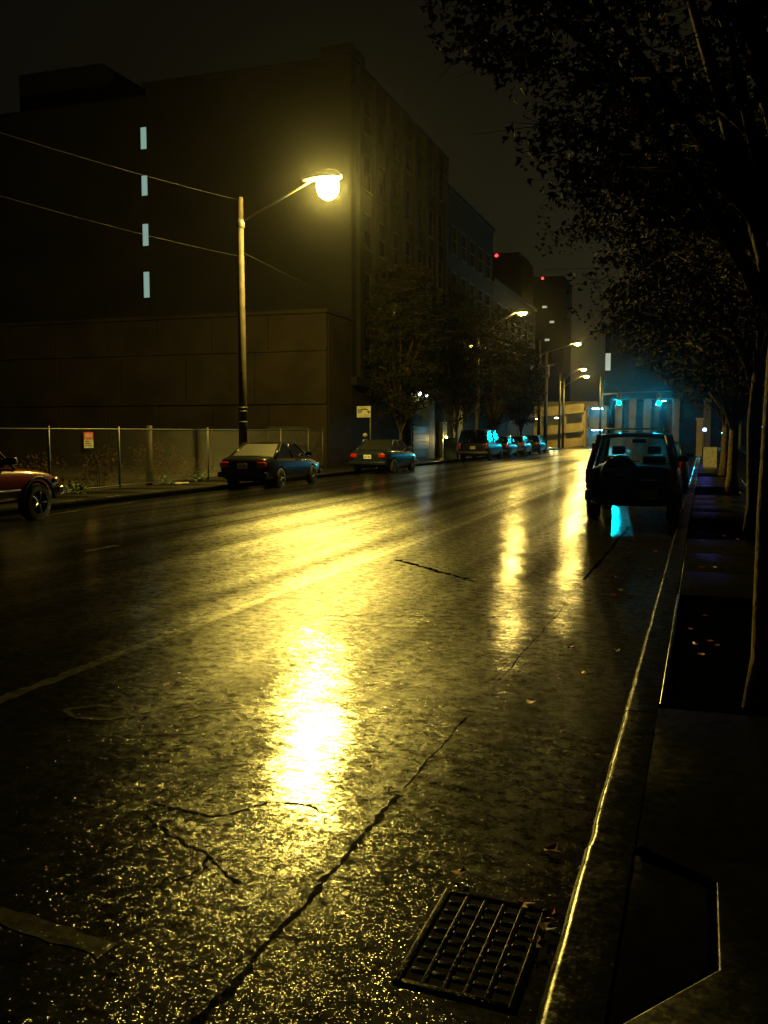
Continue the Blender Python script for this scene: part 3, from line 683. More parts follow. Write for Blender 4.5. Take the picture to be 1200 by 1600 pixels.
MB().lathe([(.01, -.1), (.09, -.06), (.11, 0), (.09, .06), (.01, .1)], 10, 'z', (0, -.03, 1.48)).build('round_top', SIGNW, sh, True)
ow = tag(empty('one_way_sign', (-13.9, 86.0, ZP)), 'square yellowish sign with a black upright mark beside the far utility pole', 'sign')
MB().tube([(-.36, .03, 0), (-.36, .03, 7.9)], .04, 8).build('post', STEEL_D, ow, True)
MB().box(-.45, .50, -.06, -.02, 6.55, 7.65).build('sign_plate', SIGNW, ow, bevel=.01)
mk = MB().quad((-.03, -.066, 6.8), (.09, -.066, 6.8), (.09, -.066, 7.3), (-.03, -.066, 7.3)); mk.poly([(-.16, -.066, 7.26), (.22, -.066, 7.26), (.03, -.066, 7.45)]); mk.quad((-.14, -.066, 6.74), (.2, -.066, 6.74), (.2, -.066, 6.8), (-.14, -.066, 6.8))
mk.build('arrow_mark', SIGNK, ow)

# chain link fence along the vacant lot
FX = -16.15
fe = tag(empty('chain_link_fence', (FX, 24, ZP)), 'chain link fence with steel posts along the empty lot', 'fence')
posts = [10.6, 14.0, 17.3, 20.4, 23.5, 25.2, 28.7, 31.6, 34.6, 37.4, 39.0]
for y in posts:
    if y == 25.2: continue
    MB().tube([(0, y - 24, 0), (0, y - 24, 1.78)], .035, 8).build('post', STEEL, fe, True)
MB().tube([(0, 10.6 - 24, 1.70), (0, 39.0 - 24, 1.70)], .024, 8).build('top_rail', STEEL, fe, True)
MB().tube([(0, 10.6 - 24, .06), (0, 39.0 - 24, .06)], .02, 6).build('bottom_rail', STEEL_D, fe, True)
for a, b_ in zip(posts, posts[1:]):
    m_ = MB(); y0, y1 = a - 24, b_ - 24; H0, H1 = .08, 1.69; st = .075; hh = H1 - H0
    k = y0 - hh
    while k < y1:
        for sgn in (1, -1):
            ya, za, yb, zb = (k, H0, k + hh, H1) if sgn > 0 else (k, H1, k + hh, H0)
            ta = max(0, (y0 - ya) / hh); tb = min(1, (y1 - ya) / hh)
            if tb > ta:
                p = (0.004 * sgn, ya + ta * hh, za + (zb - za) * ta); q = (0.004 * sgn, ya + tb * hh, za + (zb - za) * tb)
                m_.tube([p, q], .0022, 3, False)
        k += st
    o = m_.build('wire_mesh', STEEL, fe); o['kind'] = 'stuff'
tag(MB().tube([(FX - .1, 25.2, 0), (FX - .06, 25.2, 1.95)], [.10, .09], 10).build('timber_post', mat('dark_timber', (.03, .022, .014), .85), None, True), 'thick dark timber post standing in the chain link fence line', 'post')
ns = tag(empty('warning_sign', (FX + .05, 22.0, 1.33)), 'small red and white warning notice on the chain link fence', 'sign')
MB().box(0, .012, -.21, .21, -.02, .22).build('white_panel', SIGNW, ns)
MB().box(0, .012, -.21, .21, .222, .42).build('red_panel', SIGNR, ns)
MB().quad((.014, -.16, .27), (.014, .16, .27), (.014, .16, .37), (.014, -.16, .37)).build('print_bar', SIGNW, ns)
for k in range(3): MB().quad((.014, -.17, .03 + .06 * k), (.014, .17 - .07 * k, .03 + .06 * k), (.014, .17 - .07 * k, .05 + .06 * k), (.014, -.17, .05 + .06 * k)).build('print_bar', SIGNK, ns)

# ------------------------------------------------------------------ vegetation
MAPLE = [(0, 0), (.32, .12), (.5, .42), (.2, .46), (0, 1.0), (-.2, .46), (-.5, .42), (-.32, .12)]
OVAL = [(0, 0), (.28, .3), (.25, .65), (0, 1.0), (-.25, .65), (-.28, .3)]
def leaves(cents, per, spread, size, shape, rnd, flat=.5):
    v = []; f = []
    for c, sp in cents:
        for _ in range(per):
            gx, gy, gz = [max(-1.5, min(1.5, rnd.gauss(0, 1))) for _k in range(3)]
            p = Vector((c[0] + gx * spread * sp, c[1] + gy * spread * sp, c[2] + gz * spread * sp * flat))
            yaw = rnd.uniform(0, 6.283); tilt = rnd.gauss(.5, .5); roll = rnd.gauss(0, .5); s_ = size * rnd.uniform(.6, 1.3)
            M = Matrix.Rotation(yaw, 3, 'Z') @ Matrix.Rotation(-tilt, 3, 'X') @ Matrix.Rotation(roll, 3, 'Y')
            i = len(v)
            for (x, y) in shape:
                q = M @ Vector((x * s_, y * s_, abs(x) * .35 * s_ - .12 * y * y * s_)); v.append((p.x + q.x, p.y + q.y, p.z + q.z))
            f.append(tuple(range(i, i + len(shape))))
    b = MB(); b.v = v; b.f = f; return b
def tree(name, label, base, trunk_pts, trunk_r, crown, nclump, per, spread, size, lm, seed, group, shape=MAPLE, limbs=None, shell=.55, bark=None):
    bark = bark or BARK
    r = random.Random(seed); t = tag(empty(name, base), label, 'tree', group)
    n = len(trunk_pts)
    rad = [trunk_r * (1.35 if i == 0 else 1 - .62 * i / (n - 1)) for i in range(n)]
    MB().tube(trunk_pts, rad, 12).build('trunk', bark, t, True)
    cents = []
    (cx, cy, cz), (rx, ry, rz_) = crown
    while len(cents) < nclump:
        d = Vector((r.gauss(0, 1), r.gauss(0, 1), r.gauss(0, 1))).normalized(); q = shell + (1 - shell) * r.random() ** .6
        if r.random() < .25: q *= r.random()
        p = Vector((cx + d.x * rx * q, cy + d.y * ry * q, cz + d.z * rz_ * q))
        cents.append((p, r.uniform(.6, 1.35)))
    top = Vector(trunk_pts[-1])
    for i, (p, _) in enumerate(cents):
        if i % 6: continue
        k = r.uniform(.45, 1.0); j = k * (n - 1); a = Vector(trunk_pts[int(j)]).lerp(Vector(trunk_pts[min(int(j) + 1, n - 1)]), j - int(j))
        mid = a.lerp(p, .5) + Vector((0, 0, .12 * (p - a).length)); r0 = trunk_r * .34 * (1.15 - k * .5)
        MB().tube([a, a.lerp(mid, .5) + Vector((0, 0, .03)), mid, p], [r0, r0 * .8, r0 * .55, r0 * .18], 6).build('limb', BARK, t, True)
    for pts, rr in (limbs or []): MB().tube(pts, rr, 10).build('limb', BARK, t, True)
    leaves(cents, per, spread, size, shape, r, .38).build('crown', lm, t)
    tw = MB()
    for (p, sp) in cents:
        for _ in range(4):
            q = p + Vector((r.gauss(0, spread * 1.6), r.gauss(0, spread * 1.6), r.gauss(0, spread * .6)))
            tw.tube([p - (q - p) * .4 + Vector((0, 0, .05)), p, q], [.007, .005, .002], 3, False)
    tw_o = tw.build('twigs', bark, t); tw_o['kind'] = 'stuff'
    return t
G = 'street trees on the right pavement'
tree('street_tree', 'nearest street tree at the right edge, its crown overhanging the road', (.47, 5.95, ZP - .06),
     [(0, 0, -.05), (-.02, 0, .35), (-.03, .02, 1.2), (-.02, .05, 2.1), (.03, .1, 3.0), (.08, .2, 4.4), (.05, .3, 6.0)], .165,
     ((.15, 1.4, 5.7), (2.75, 3.0, 2.75)), 430, 80, .20, .075, LEAF, 21, G,
     limbs=[([(-.02, .05, 2.2), (-.12, .25, 2.75), (-.34, .8, 3.6), (-.7, 1.6, 5.0)], [.10, .085, .06, .025])], bark=BARK_LIT)
tree('street_tree', 'second street tree from the camera beside the black four wheel drive', (.80, 16.4, ZP - .06),
     [(0, 0, -.05), (0, 0, .5), (-.05, 0, 1.8), (.02, 0, 3.0), (.1, .1, 4.6), (.1, .1, 6.4)], .125,
     ((.0, -.3, 5.0), (3.0, 3.8, 2.7)), 380, 64, .26, .085, LEAF, 22, G)
tree('street_tree', 'third street tree from the camera on the right pavement', (.74, 26.8, ZP - .06),
     [(0, 0, -.05), (0, 0, .5), (.02, 0, 1.8), (.0, 0, 3.2), (.0, .1, 6.4)], .16,
     ((-.1, 0, 5.2), (3.0, 3.6, 2.7)), 320, 56, .28, .10, LEAF_Y, 23, G)
tree('street_tree', 'farthest street tree on the right pavement', (.74, 38, ZP - .06),
     [(0, 0, -.05), (0, 0, .5), (.02, 0, 1.8), (.0, 0, 3.2), (.0, .1, 6.4)], .16,
     ((0, 0, 5.4), (2.9, 3.6, 2.9)), 300, 50, .30, .11, LEAF_Y, 24, G)
tree('street_tree', 'tree with reddening leaves overhanging the street on the right', (1.9, 21.0, ZP - .06),
     [(0, 0, -.05), (0, 0, .5), (.02, 0, 2.2), (-.2, 0, 4.4), (-.5, .1, 7.2)], .16,
     ((-1.2, 0, 6.4), (3.1, 3.2, 2.3)), 240, 60, .28, .09, LEAF_R, 25, G)
G2 = 'street trees on the left pavement'
for (y, rx, h_, seed, lab) in ((46.0, 2.1, 6.3, 31, 'nearest street tree on the left pavement beyond the street sign'),
                              (57.5, 2.1, 6.6, 32, 'left pavement tree just beyond the lit entrance'),
                              (68.5, 2.3, 6.8, 33, 'left pavement tree behind the small parked cars'),
                              (79.5, 1.9, 5.8, 34, 'farthest left pavement tree beside the utility pole')):
    tree('street_tree', lab, (-14.75, y, ZP - .04), [(0, 0, -.05), (0, 0, .5), (.03, 0, 1.6), (0, 0, 3.0), (0, 0, h_ + 1)], .12,
         ((0, 0, h_), (rx, 2.7, h_ - 2.2)), 380, 50, .33, .15, LEAF_Y, seed, G2, OVAL)
def shrub(name, label, x, y, h, sp, m, seed, group, n=26, per=26, size=.08):
    r = random.Random(seed); t = tag(empty(name, (x, y, .11)), label, 'shrub', group); c = []
    for i in range(n):
        a = r.uniform(0, 6.28); q = sp * r.random() ** .5; z = h * r.uniform(.15, 1.0)
        p = Vector((math.cos(a) * q * .6, math.sin(a) * q, z)); c.append((p, 1.0))
        if i % 2 == 0: MB().tube([(p.x * .3, p.y * .3, -.05), (p.x * .6, p.y * .6, z * .5), p], [.012, .008, .003], 4).build('stem', BARK, t)
    leaves(c, per, .12, size, OVAL, r, .9).build('foliage', m, t)
GB = 'dry bushes behind the fence'
shrub('dry_bush', 'large rusty bush behind the fence just right of the timber post', -17.2, 27.0, 1.35, 1.0, BRUSH, 41, GB, 34)
shrub('dry_bush', 'rusty bush behind the fence between the notice and the timber post', -17.2, 24.0, 1.15, .9, BRUSH, 42, GB)
shrub('dry_bush', 'low dry bush behind the fence below the warning notice', -17.3, 21.6, .95, .8, BRUSH, 43, GB)
shrub('dry_bush', 'dry bush behind the fence just ahead of the red truck', -17.3, 18.9, 1.05, .9, BRUSH, 44, GB)
shrub('dry_bush', 'small dry bush behind the fence left of the lamp pole', -17.4, 29.3, .7, .6, BRUSH, 45, GB)
GW = 'weeds at the foot of the fence'
shrub('weed_clump', 'broad green weed clump at the fence foot ahead of the red truck', -15.75, 21.0, .22, .42, WEED, 51, GW, 14, 14, .09)
shrub('weed_clump', 'small green weed clump at the foot of the timber post', -15.8, 25.4, .14, .25, WEED, 52, GW, 8, 12, .08)
shrub('weed_clump', 'small green weed clump at the fence foot left of the parked sedan', -15.7, 27.4, .26, .2, WEED, 53, GW, 8, 14, .09)
def paper(x, y, s_, a, lab):
    b = MB(); r = random.Random(int(y * 10))
    g = [[(s_ * (i - 1.5) / 3, s_ * .6 * (j - 1) / 2, .01 + r.uniform(0, .05)) for i in range(4)] for j in range(3)]
    b.v = [p for row in g for p in row]; b.f = [(j * 4 + i, j * 4 + i + 1, j * 4 + i + 5, j * 4 + i + 4) for j in range(2) for i in range(3)]
    o = b.build('paper_scrap', SIGNW, None); o.location = (x, y, ZP + .002); o.rotation_euler = (0, 0, a); tag(o, lab, 'litter', 'litter by the fence')
paper(-15.4, 25.7, .42, .5, 'larger pale scrap of litter on the left pavement near the timber post')
paper(-15.3, 26.3, .26, .2, 'smaller pale scrap of litter on the left pavement near the sedan')

# fallen leaves
def fallen(x, y, z, m, s_, seed, lab, grp):
    r = random.Random(seed); b = MB(); M = Matrix.Rotation(r.uniform(0, 6.28), 3, 'Z'); v = []
    for (px, py) in MAPLE:
        q = M @ Vector((px * s_, py * s_, 0)); v.append((q.x, q.y, .006 + r.uniform(0, .02)))
    c = (sum(p[0] for p in v) / 8, sum(p[1] for p in v) / 8, .012); b.v = v + [c]; b.f = [(i, (i + 1) % 8, 8) for i in range(8)]
    o = b.build('fallen_leaf', m, None); o.location = (x, y, z); tag(o, lab, 'leaf', grp)
FL_O = mat('fallen_leaf_orange', (.50, .11, .02), .4); FL_B = mat('fallen_leaf_brown', (.22, .12, .04), .4); FL_Y = mat('fallen_leaf_yellow', (.5, .33, .06), .4)
rf = random.Random(77)
for i in range(16):
    x = rf.uniform(-1.1, -.46); y = rf.uniform(3.4, 16)
    fallen(x, y, rz(x) + .004, rf.choice([FL_O, FL_B, FL_B, FL_O]), .085, 100 + i, 'fallen leaf lying in the wet gutter by the near kerb', 'fallen leaves in the gutter')
for i, (x, y) in enumerate(((-.60, 3.28), (-.50, 3.16), (-.475, 3.22), (-.49, 3.02), (-.83, 3.42))):
    fallen(x, y, rz(x) + .012, FL_B if i % 2 else FL_O, .07, 150 + i, 'fallen leaf caught on the storm drain grate', 'fallen leaves on the drain grate')
for i in range(14):
    x = rf.uniform(-.1, 1.1); y = rf.uniform(5.9, 9.5)
    fallen(x, y, ZP - .05, rf.choice([FL_O, FL_B, FL_Y, FL_O]), .085, 200 + i, 'fallen leaf on the dark soil of the tree pit', 'fallen leaves in the tree pit')
for i in range(10):
    x = rf.uniform(.0, 1.1); y = rf.uniform(10, 22)
    fallen(x, y, ZP + .004, rf.choice([FL_O, FL_B, FL_Y]), .085, 300 + i, 'fallen leaf on the paving slabs beyond the tree pit', 'fallen leaves on the pavement')

# ------------------------------------------------------------------ vehicles (heading +y, origin on the ground at the centre)
SEC = [(0, 0), (.80, 0), (.94, .10), (1.0, .38), (.995, .62), (.955, .86), (.86, .965), (.6, .995), (0, 1.02)]
def body_mesh(st, wheels, wr, paint):
    b = MB(); m = len(SEC); n = 2 * m - 2
    for (y, zb, zt, hw) in st:
        ring = [(fx * hw, y, zb + (zt - zb) * fz) for fx, fz in SEC]
        ring += [(-x, y_, z) for x, y_, z in reversed(ring[1:-1])]
        b.v += ring
    for k in range(len(st) - 1):
        for j in range(n): b.f.append((k * n + j, k * n + (j + 1) % n, (k + 1) * n + (j + 1) % n, (k + 1) * n + j))
    b.f.append(tuple(range(n - 1, -1, -1))); e = (len(st) - 1) * n; b.f.append(tuple(e + j for j in range(n)))
    o = b.build('tmp_body', paint)
    s = o.modifiers.new('s', 'SUBSURF'); s.levels = 1; s.render_levels = 1
    cuts = []
    for (x, y, z) in wheels:
        sx = 1 if x > 0 else -1
        c = MB().lathe([(wr + .055, -.16), (wr + .055, .30)], 28, 'x'); nn = 28
        c.f.append(tuple(range(nn - 1, -1, -1))); c.f.append(tuple(nn + j for j in range(nn)))
        co = c.build('tmp_cut', BLACKP); co.location = (x, y, z); co.rotation_euler = (0, 0, 0 if sx > 0 else math.pi); cuts.append(co)
        bo = o.modifiers.new('b', 'BOOLEAN'); bo.operation = 'DIFFERENCE'; bo.object = co; bo.solver = 'EXACT'
    dg = bpy.context.evaluated_depsgraph_get(); me = bpy.data.meshes.new_from_object(o.evaluated_get(dg))
    for c in cuts + [o]: bpy.data.objects.remove(c)
    me.name = 'body'; me.materials.clear(); me.materials.append(paint)
    me.polygons.foreach_set('use_smooth', [True] * len(me.polygons))
    try: me.set_sharp_from_angle(angle=R(38))
    except Exception: pass
    return me
def bar(b, p, q, w_, d_):
    b.tube([p, q], w_, 6); return b
def wheel(parent, x, y, r, wd, spokes=5):
    sx = 1 if x > 0 else -1
    t = MB().lathe([(r * .62, -wd / 2), (r * .9, -wd / 2), (r * .98, -wd / 2 + .02), (r, -wd / 4), (r, wd / 4), (r * .98, wd / 2 - .02), (r * .9, wd / 2), (r * .62, wd / 2)], 28, 'x').build('wheel', RUBBER, parent, True)
    t.location = (x, y, r)
    rm = MB().lathe([(r * .62, sx * wd * .46), (r * .58, sx * wd * .40), (r * .56, sx * wd * .1), (.001, sx * wd * .1)], 24, 'x')
    rm.lathe([(.001, sx * wd * .40), (r * .13, sx * wd * .40), (r * .15, sx * wd * .30)], 12, 'x')
    rm.build('rim', STEEL_D, t, True)
    for k in range(spokes):
        a = 2 * math.pi * k / spokes; c, s_ = math.cos(a), math.sin(a)
        MB().tube([(sx * wd * .36, c * r * .1, s_ * r * .1), (sx * wd * .40, c * r * .6, s_ * r * .6)], [r * .085, r * .06], 6).build('spoke', RIM, t, True)
def greenhouse(t, g, paint, gl, seats=True, split=.5, pil=.035, roof_th=.06):
    """g = base front y, base rear y, roof front y, roof rear y, base half width, roof half width, belt z, roof z (front,rear belt allowed)"""
    bf, br, rf_, rr, wb, wr_, zb, zr = g
    rm = MB(); ys = lin(rr, rf_, 6); xs = [-1, -.8, -.4, 0, .4, .8, 1]
    for zoff in (0, 1):
        for i, y in enumerate(ys):
            e = 1 - .35 * abs(2 * i / 6 - 1) ** 3
            for x in xs:
                zz = zr - .045 * abs(x) ** 3 - .03 * (abs(2 * i / 6 - 1) ** 3)
                rm.v.append((x * (wr_ + .02) * (1 - .02 * abs(2 * i / 6 - 1) ** 2), y, zz if zoff else zz - roof_th))
    nx = 7; N = 49
    for z in (0, 1):
        for i in range(6):
            for j in range(6):
                a = z * N + i * nx + j; q = (a, a + 1, a + 1 + nx, a + nx); rm.f.append(q if z else tuple(reversed(q)))
    for i in range(6):
        a, b_ = i * nx, (i + 1) * nx; rm.f.append((a, b_, b_ + N, a + N)); a, b_ = i * nx + 6, (i + 1) * nx + 6; rm.f.append((b_, a, a + N, b_ + N))
    for j in range(6):
        rm.f.append((j + 1, j, j + N, j + 1 + N)); a = 6 * nx + j; rm.f.append((a, a + 1, a + 1 + N, a + N))
    rm.build('roof', paint, t, True)
    zt = zr - roof_th
    for s_ in (-1, 1):
        P = {'A': ((s_ * wb, bf, zb), (s_ * wr_, rf_, zt)), 'C': ((s_ * wb, br, zb), (s_ * wr_, rr, zt))}
        ym = br + (bf - br) * split; yt = rr + (rf_ - rr) * split
        P['B'] = ((s_ * wb, ym, zb), (s_ * wr_, (ym + yt) / 2, zt))
        for k, (a, b_) in P.items():
            MB().tube([(a[0], a[1], a[2] - .04), b_], pil if k != 'C' else pil * 1.7, 8).build('pillar', paint, t, True)
        o_ = s_ * .008
        (a0, a1), (c0, c1), (b0, b1) = P['A'], P['C'], P['B']
        MB().quad(b0, a0, a1, b1).build('side_window', gl, t)
        MB().quad(c0, b0, b1, c1).build('side_window', gl, t)
    MB().quad((-wb, bf, zb), (wb, bf, zb), (wr_, rf_, zt), (-wr_, rf_, zt)).build('windshield', gl, t)
    MB().quad((-wb, br, zb), (wb, br, zb), (wr_, rr, zt), (-wr_, rr, zt)).build('rear_window', gl, t)
    if seats:
        yf = (bf * .45 + br * .55) + .1
        for s_ in (-1, 1):
            st_ = MB().box(s_ * wb * .45 - .22, s_ * wb * .45 + .22, yf - .12, yf + .06, zb - .1, zb + .18).build('seat', SEATM, t, True, .05)
            MB().box(s_ * wb * .45 - .13, s_ * wb * .45 + .13, yf - .11, yf, zb + .22, zb + .38).build('headrest', SEATM, st_, True, .035)
        MB().box(-.14, .14, rf_ - .16, rf_ - .12, zr - .22, zr - .14).build('rear_view_mirror', SEATM, t, True, .01)
def mirror(t, x, y, z, paint):
    for s_ in (-1, 1):
        MB().box(s_ * x, s_ * (x + .19) if s_ > 0 else s_ * x, 0, 0, 0, 0) if False else None
        a, b_ = sorted((s_ * (x - .03), s_ * (x + .18)))
        MB().box(a, b_, y - .06, y + .06, z, z + .14).build('wing_mirror', paint, t, True, .03)
def plate(t, x, y, z, wd=.32, ht=.16, face=-1):
    p = MB().box(x - wd / 2, x + wd / 2, y - .008, y + .008, z, z + ht).build('license_plate', PLATE, t)
    r = random.Random(5)
    for k in range(7):
        if k == 3: continue
        xx = x - wd * .42 + k * wd * .122
        MB().quad((xx, y + face * .010, z + ht * .25), (xx + wd * .07, y + face * .010, z + ht * .25), (xx + wd * .07, y + face * .010, z + ht * .68), (xx, y + face * .010, z + ht * .68)).build('worn_character', PLATE_INK, p)
def common(t, hw, ys, zs, L, paint):
    pass

def make_sedan(paint):
    t = empty('parked_sedan')
    W = [(-.76, -1.32, .31), (.76, -1.32, .31), (-.76, 1.34, .31), (.76, 1.34, .31)]
    st = [(-2.26, .42, .80, .66), (-2.20, .30, .93, .76), (-2.0, .24, .985, .82), (-1.5, .2, 1.0, .855), (-.7, .19, .97, .865), (.3, .19, .94, .865), (1.0, .19, .925, .855), (1.5, .2, .86, .835), (1.95, .24, .77, .79), (2.18, .3, .69, .72), (2.25, .42, .60, .62)]
    link('body', body_mesh(st, W, .31, paint), t)
    greenhouse(t, (1.12, -1.62, .30, -.80, .75, .58, .935, 1.40), paint, GLASS)
    for x, y, z in W: wheel(t, x, y, .31, .20)
    for s_ in (-1, 1):
        tl = MB().box(min(s_ * .46, s_ * .74), max(s_ * .46, s_ * .74), -2.275, -2.12, .66, .82).build('tail_light', TAIL, t, True, .03)
        MB().box(min(s_ * .44, s_ * .70), max(s_ * .44, s_ * .70), 2.10, 2.235, .58, .68).build('headlight', CLEAR, t, True, .03)
        for y in (-.55, .45): MB().box(min(s_ * .855, s_ * .885), max(s_ * .855, s_ * .885), y - .09, y + .09, .80, .83).build('door_handle', CHROME, t, True, .008)
    mirror(t, .80, .85, .95, paint)
    MB().box(-.80, .80, -2.33, -2.12, .36, .52).build('rear_bumper', paint, t, True, .05)
    MB().box(-.76, .76, 2.10, 2.31, .30, .48).build('front_bumper', paint, t, True, .05)
    MB().box(-.5, .5, -2.02, -1.99, .985, 1.0).build('trunk_lip', paint, t, True, .006)
    plate(t, 0, -2.268, .62)
    MB().tube([(.4, -2.35, .24), (.4, -2.0, .25)], .03, 8).build('exhaust_pipe', STEEL_D, t, True)
    return t
def make_suv(paint, spare=True, rails=True, gl=None):
    t = empty('parked_suv')
    W = [(-.74, -1.28, .35), (.74, -1.28, .35), (-.74, 1.32, .35), (.74, 1.32, .35)]
    st = [(-2.04, .50, .98, .72), (-2.0, .36, 1.05, .80), (-1.85, .30, 1.08, .845), (-1.3, .28, 1.08, .865), (0, .27, 1.06, .87), (.85, .27, 1.05, .865), (1.2, .28, 1.03, .85), (1.7, .3, .98, .82), (2.0, .36, .86, .76), (2.08, .46, .76, .68)]
    link('body', body_mesh(st, W, .35, paint), t)
    greenhouse(t, (1.02, -1.95, .35, -1.72, .77, .62, 1.045, 1.70), paint, gl or GLASS, split=.42)
    for x, y, z in W: wheel(t, x, y, .35, .22, 6)
    for s_ in (-1, 1):
        tl = MB().box(min(s_ * .66, s_ * .83), max(s_ * .66, s_ * .83), -2.06, -1.94, .74, 1.02).build('tail_light', TAIL, t, True, .025)
        MB().box(min(s_ * .70, s_ * .82), max(s_ * .70, s_ * .82), -2.064, -1.95, .66, .735).build('indicator_lens', AMBER, t, True, .015)
        MB().box(min(s_ * .67, s_ * .735), max(s_ * .67, s_ * .735), -1.90, -1.83, 1.22, 1.50).build('high_tail_light', TAIL, t, True, .02)
        MB().box(min(s_ * .44, s_ * .70), max(s_ * .44, s_ * .70), 1.95, 2.09, .70, .84).build('headlight', CLEAR, t, True, .03)
        for y in (-.75, .35): MB().box(min(s_ * .86, s_ * .89), max(s_ * .86, s_ * .89), y - .09, y + .09, .88, .915).build('door_handle', paint, t, True, .008)
        if rails:
            rl = MB().tube([(s_ * .56, -1.55, 1.69), (s_ * .56, -1.45, 1.765), (s_ * .56, .15, 1.765), (s_ * .56, .3, 1.69)], .017, 8).build('roof_rail', BLACKP, t, True)
    if rails:
        for y in (-1.3, -.1): MB().tube([(-.58, y, 1.77), (.58, y, 1.77)], .014, 8).build('roof_crossbar', BLACKP, t, True)
    mirror(t, .80, .82, 1.08, paint)
    MB().box(-.83, .83, -2.16, -1.96, .42, .64).build('rear_bumper', BLACKP, t, True, .05)
    MB().box(-.78, .78, 1.95, 2.14, .38, .60).build('front_bumper', BLACKP, t, True, .05)
    MB().tube([(-.25, -2.0, 1.12), (.15, -1.96, 1.17)], .012, 6).build('wiper', BLACKP, t, True)
    MB().box(.18, .52, -2.075, -2.02, .80, .845).build('tailgate_handle', CHROME, t, True, .01)
    if spare:
        sp = MB().lathe([(.001, -.20), (.24, -.20), (.315, -.185), (.345, -.13), (.345, .0), (.30, .02)], 32, 'y').build('spare_wheel_cover', BLACKP, t, True); sp.location = (-.20, -2.04, .93)
        r = random.Random(2)
        for k in range(11):
            x = -.235 + k * .044
            MB().quad((x, -.2025, .05), (x + .032, -.2025, .05), (x + .032, -.2025, .05 + r.uniform(.035, .055)), (x, -.2025, .05 + r.uniform(.035, .055))).build('worn_character', LETTER, sp)
        for k in range(6):
            x = -.10 + k * .034
            MB().quad((x, -.2025, -.02), (x + .024, -.2025, -.02), (x + .024, -.2025, .008), (x, -.2025, .008)).build('worn_character', LETTER, sp)
    plate(t, .33 if spare else 0, -2.17 if spare else -2.07, .47 if spare else .75)
    return t
def make_van(paint):
    t = empty('parked_van')
    W = [(-.82, -1.5, .35), (.82, -1.5, .35), (-.82, 1.5, .35), (.82, 1.5, .35)]
    st = [(-2.45, .48, 1.02, .80), (-2.42, .34, 1.10, .88), (-2.2, .28, 1.12, .92), (-1.5, .27, 1.12, .93), (0, .26, 1.1, .93), (1.2, .26, 1.08, .93), (1.7, .27, 1.03, .9), (2.2, .3, .93, .84), (2.4, .4, .8, .74)]
    link('body', body_mesh(st, W, .35, paint), t)
    greenhouse(t, (1.75, -2.38, .75, -2.2, .84, .70, 1.07, 1.86), paint, GLASS, split=.5, pil=.04)
    for x, y, z in W: wheel(t, x, y, .35, .22)
    for s_ in (-1, 1):
        MB().box(min(s_ * .74, s_ * .90), max(s_ * .74, s_ * .90), -2.47, -2.34, .70, 1.05).build('tail_light', TAIL, t, True, .03)
        MB().box(min(s_ * .5, s_ * .78), max(s_ * .5, s_ * .78), 2.25, 2.41, .62, .78).build('headlight', CLEAR, t, True, .03)
        MB().box(min(s_ * .925, s_ * .955), max(s_ * .925, s_ * .955), .2, .4, .92, .95).build('door_handle', CHROME, t, True, .008)
    mirror(t, .86, 1.45, 1.12, paint)
    MB().box(-.9, .9, -2.58, -2.36, .38, .58).build('rear_bumper', BLACKP, t, True, .04)
    MB().box(-.82, .82, 2.28, 2.48, .34, .54).build('front_bumper', BLACKP, t, True, .04)
    plate(t, 0, -2.47, .70)
    return t
def make_hatch(paint):
    t = empty('parked_hatchback')
    W = [(-.72, -1.22, .30), (.72, -1.22, .30), (-.72, 1.24, .30), (.72, 1.24, .30)]
    st = [(-1.93, .42, .88, .68), (-1.88, .30, .97, .77), (-1.6, .24, .99, .82), (-.8, .2, .98, .83), (.2, .2, .95, .83), (.9, .2, .93, .825), (1.4, .22, .86, .80), (1.78, .27, .74, .74), (1.93, .4, .64, .64)]
    link('body', body_mesh(st, W, .30, paint), t)
    greenhouse(t, (1.15, -1.80, .40, -1.35, .74, .58, .945, 1.46), paint, GLASS)
    for x, y, z in W: wheel(t, x, y, .30, .19)
    for s_ in (-1, 1):
        MB().box(min(s_ * .62, s_ * .78), max(s_ * .62, s_ * .78), -1.95, -1.78, .68, .94).build('tail_light', TAIL, t, True, .03)
        MB().box(min(s_ * .40, s_ * .68), max(s_ * .40, s_ * .68), 1.74, 1.90, .56, .70).build('headlight', CLEAR, t, True, .03)
    mirror(t, .77, .85, .97, paint)
    MB().box(-.78, .78, -2.01, -1.82, .34, .52).build('rear_bumper', paint, t, True, .05)
    MB().box(-.72, .72, 1.80, 1.97, .30, .48).build('front_bumper', paint, t, True, .05)
    plate(t, 0, -1.945, .66)
    return t
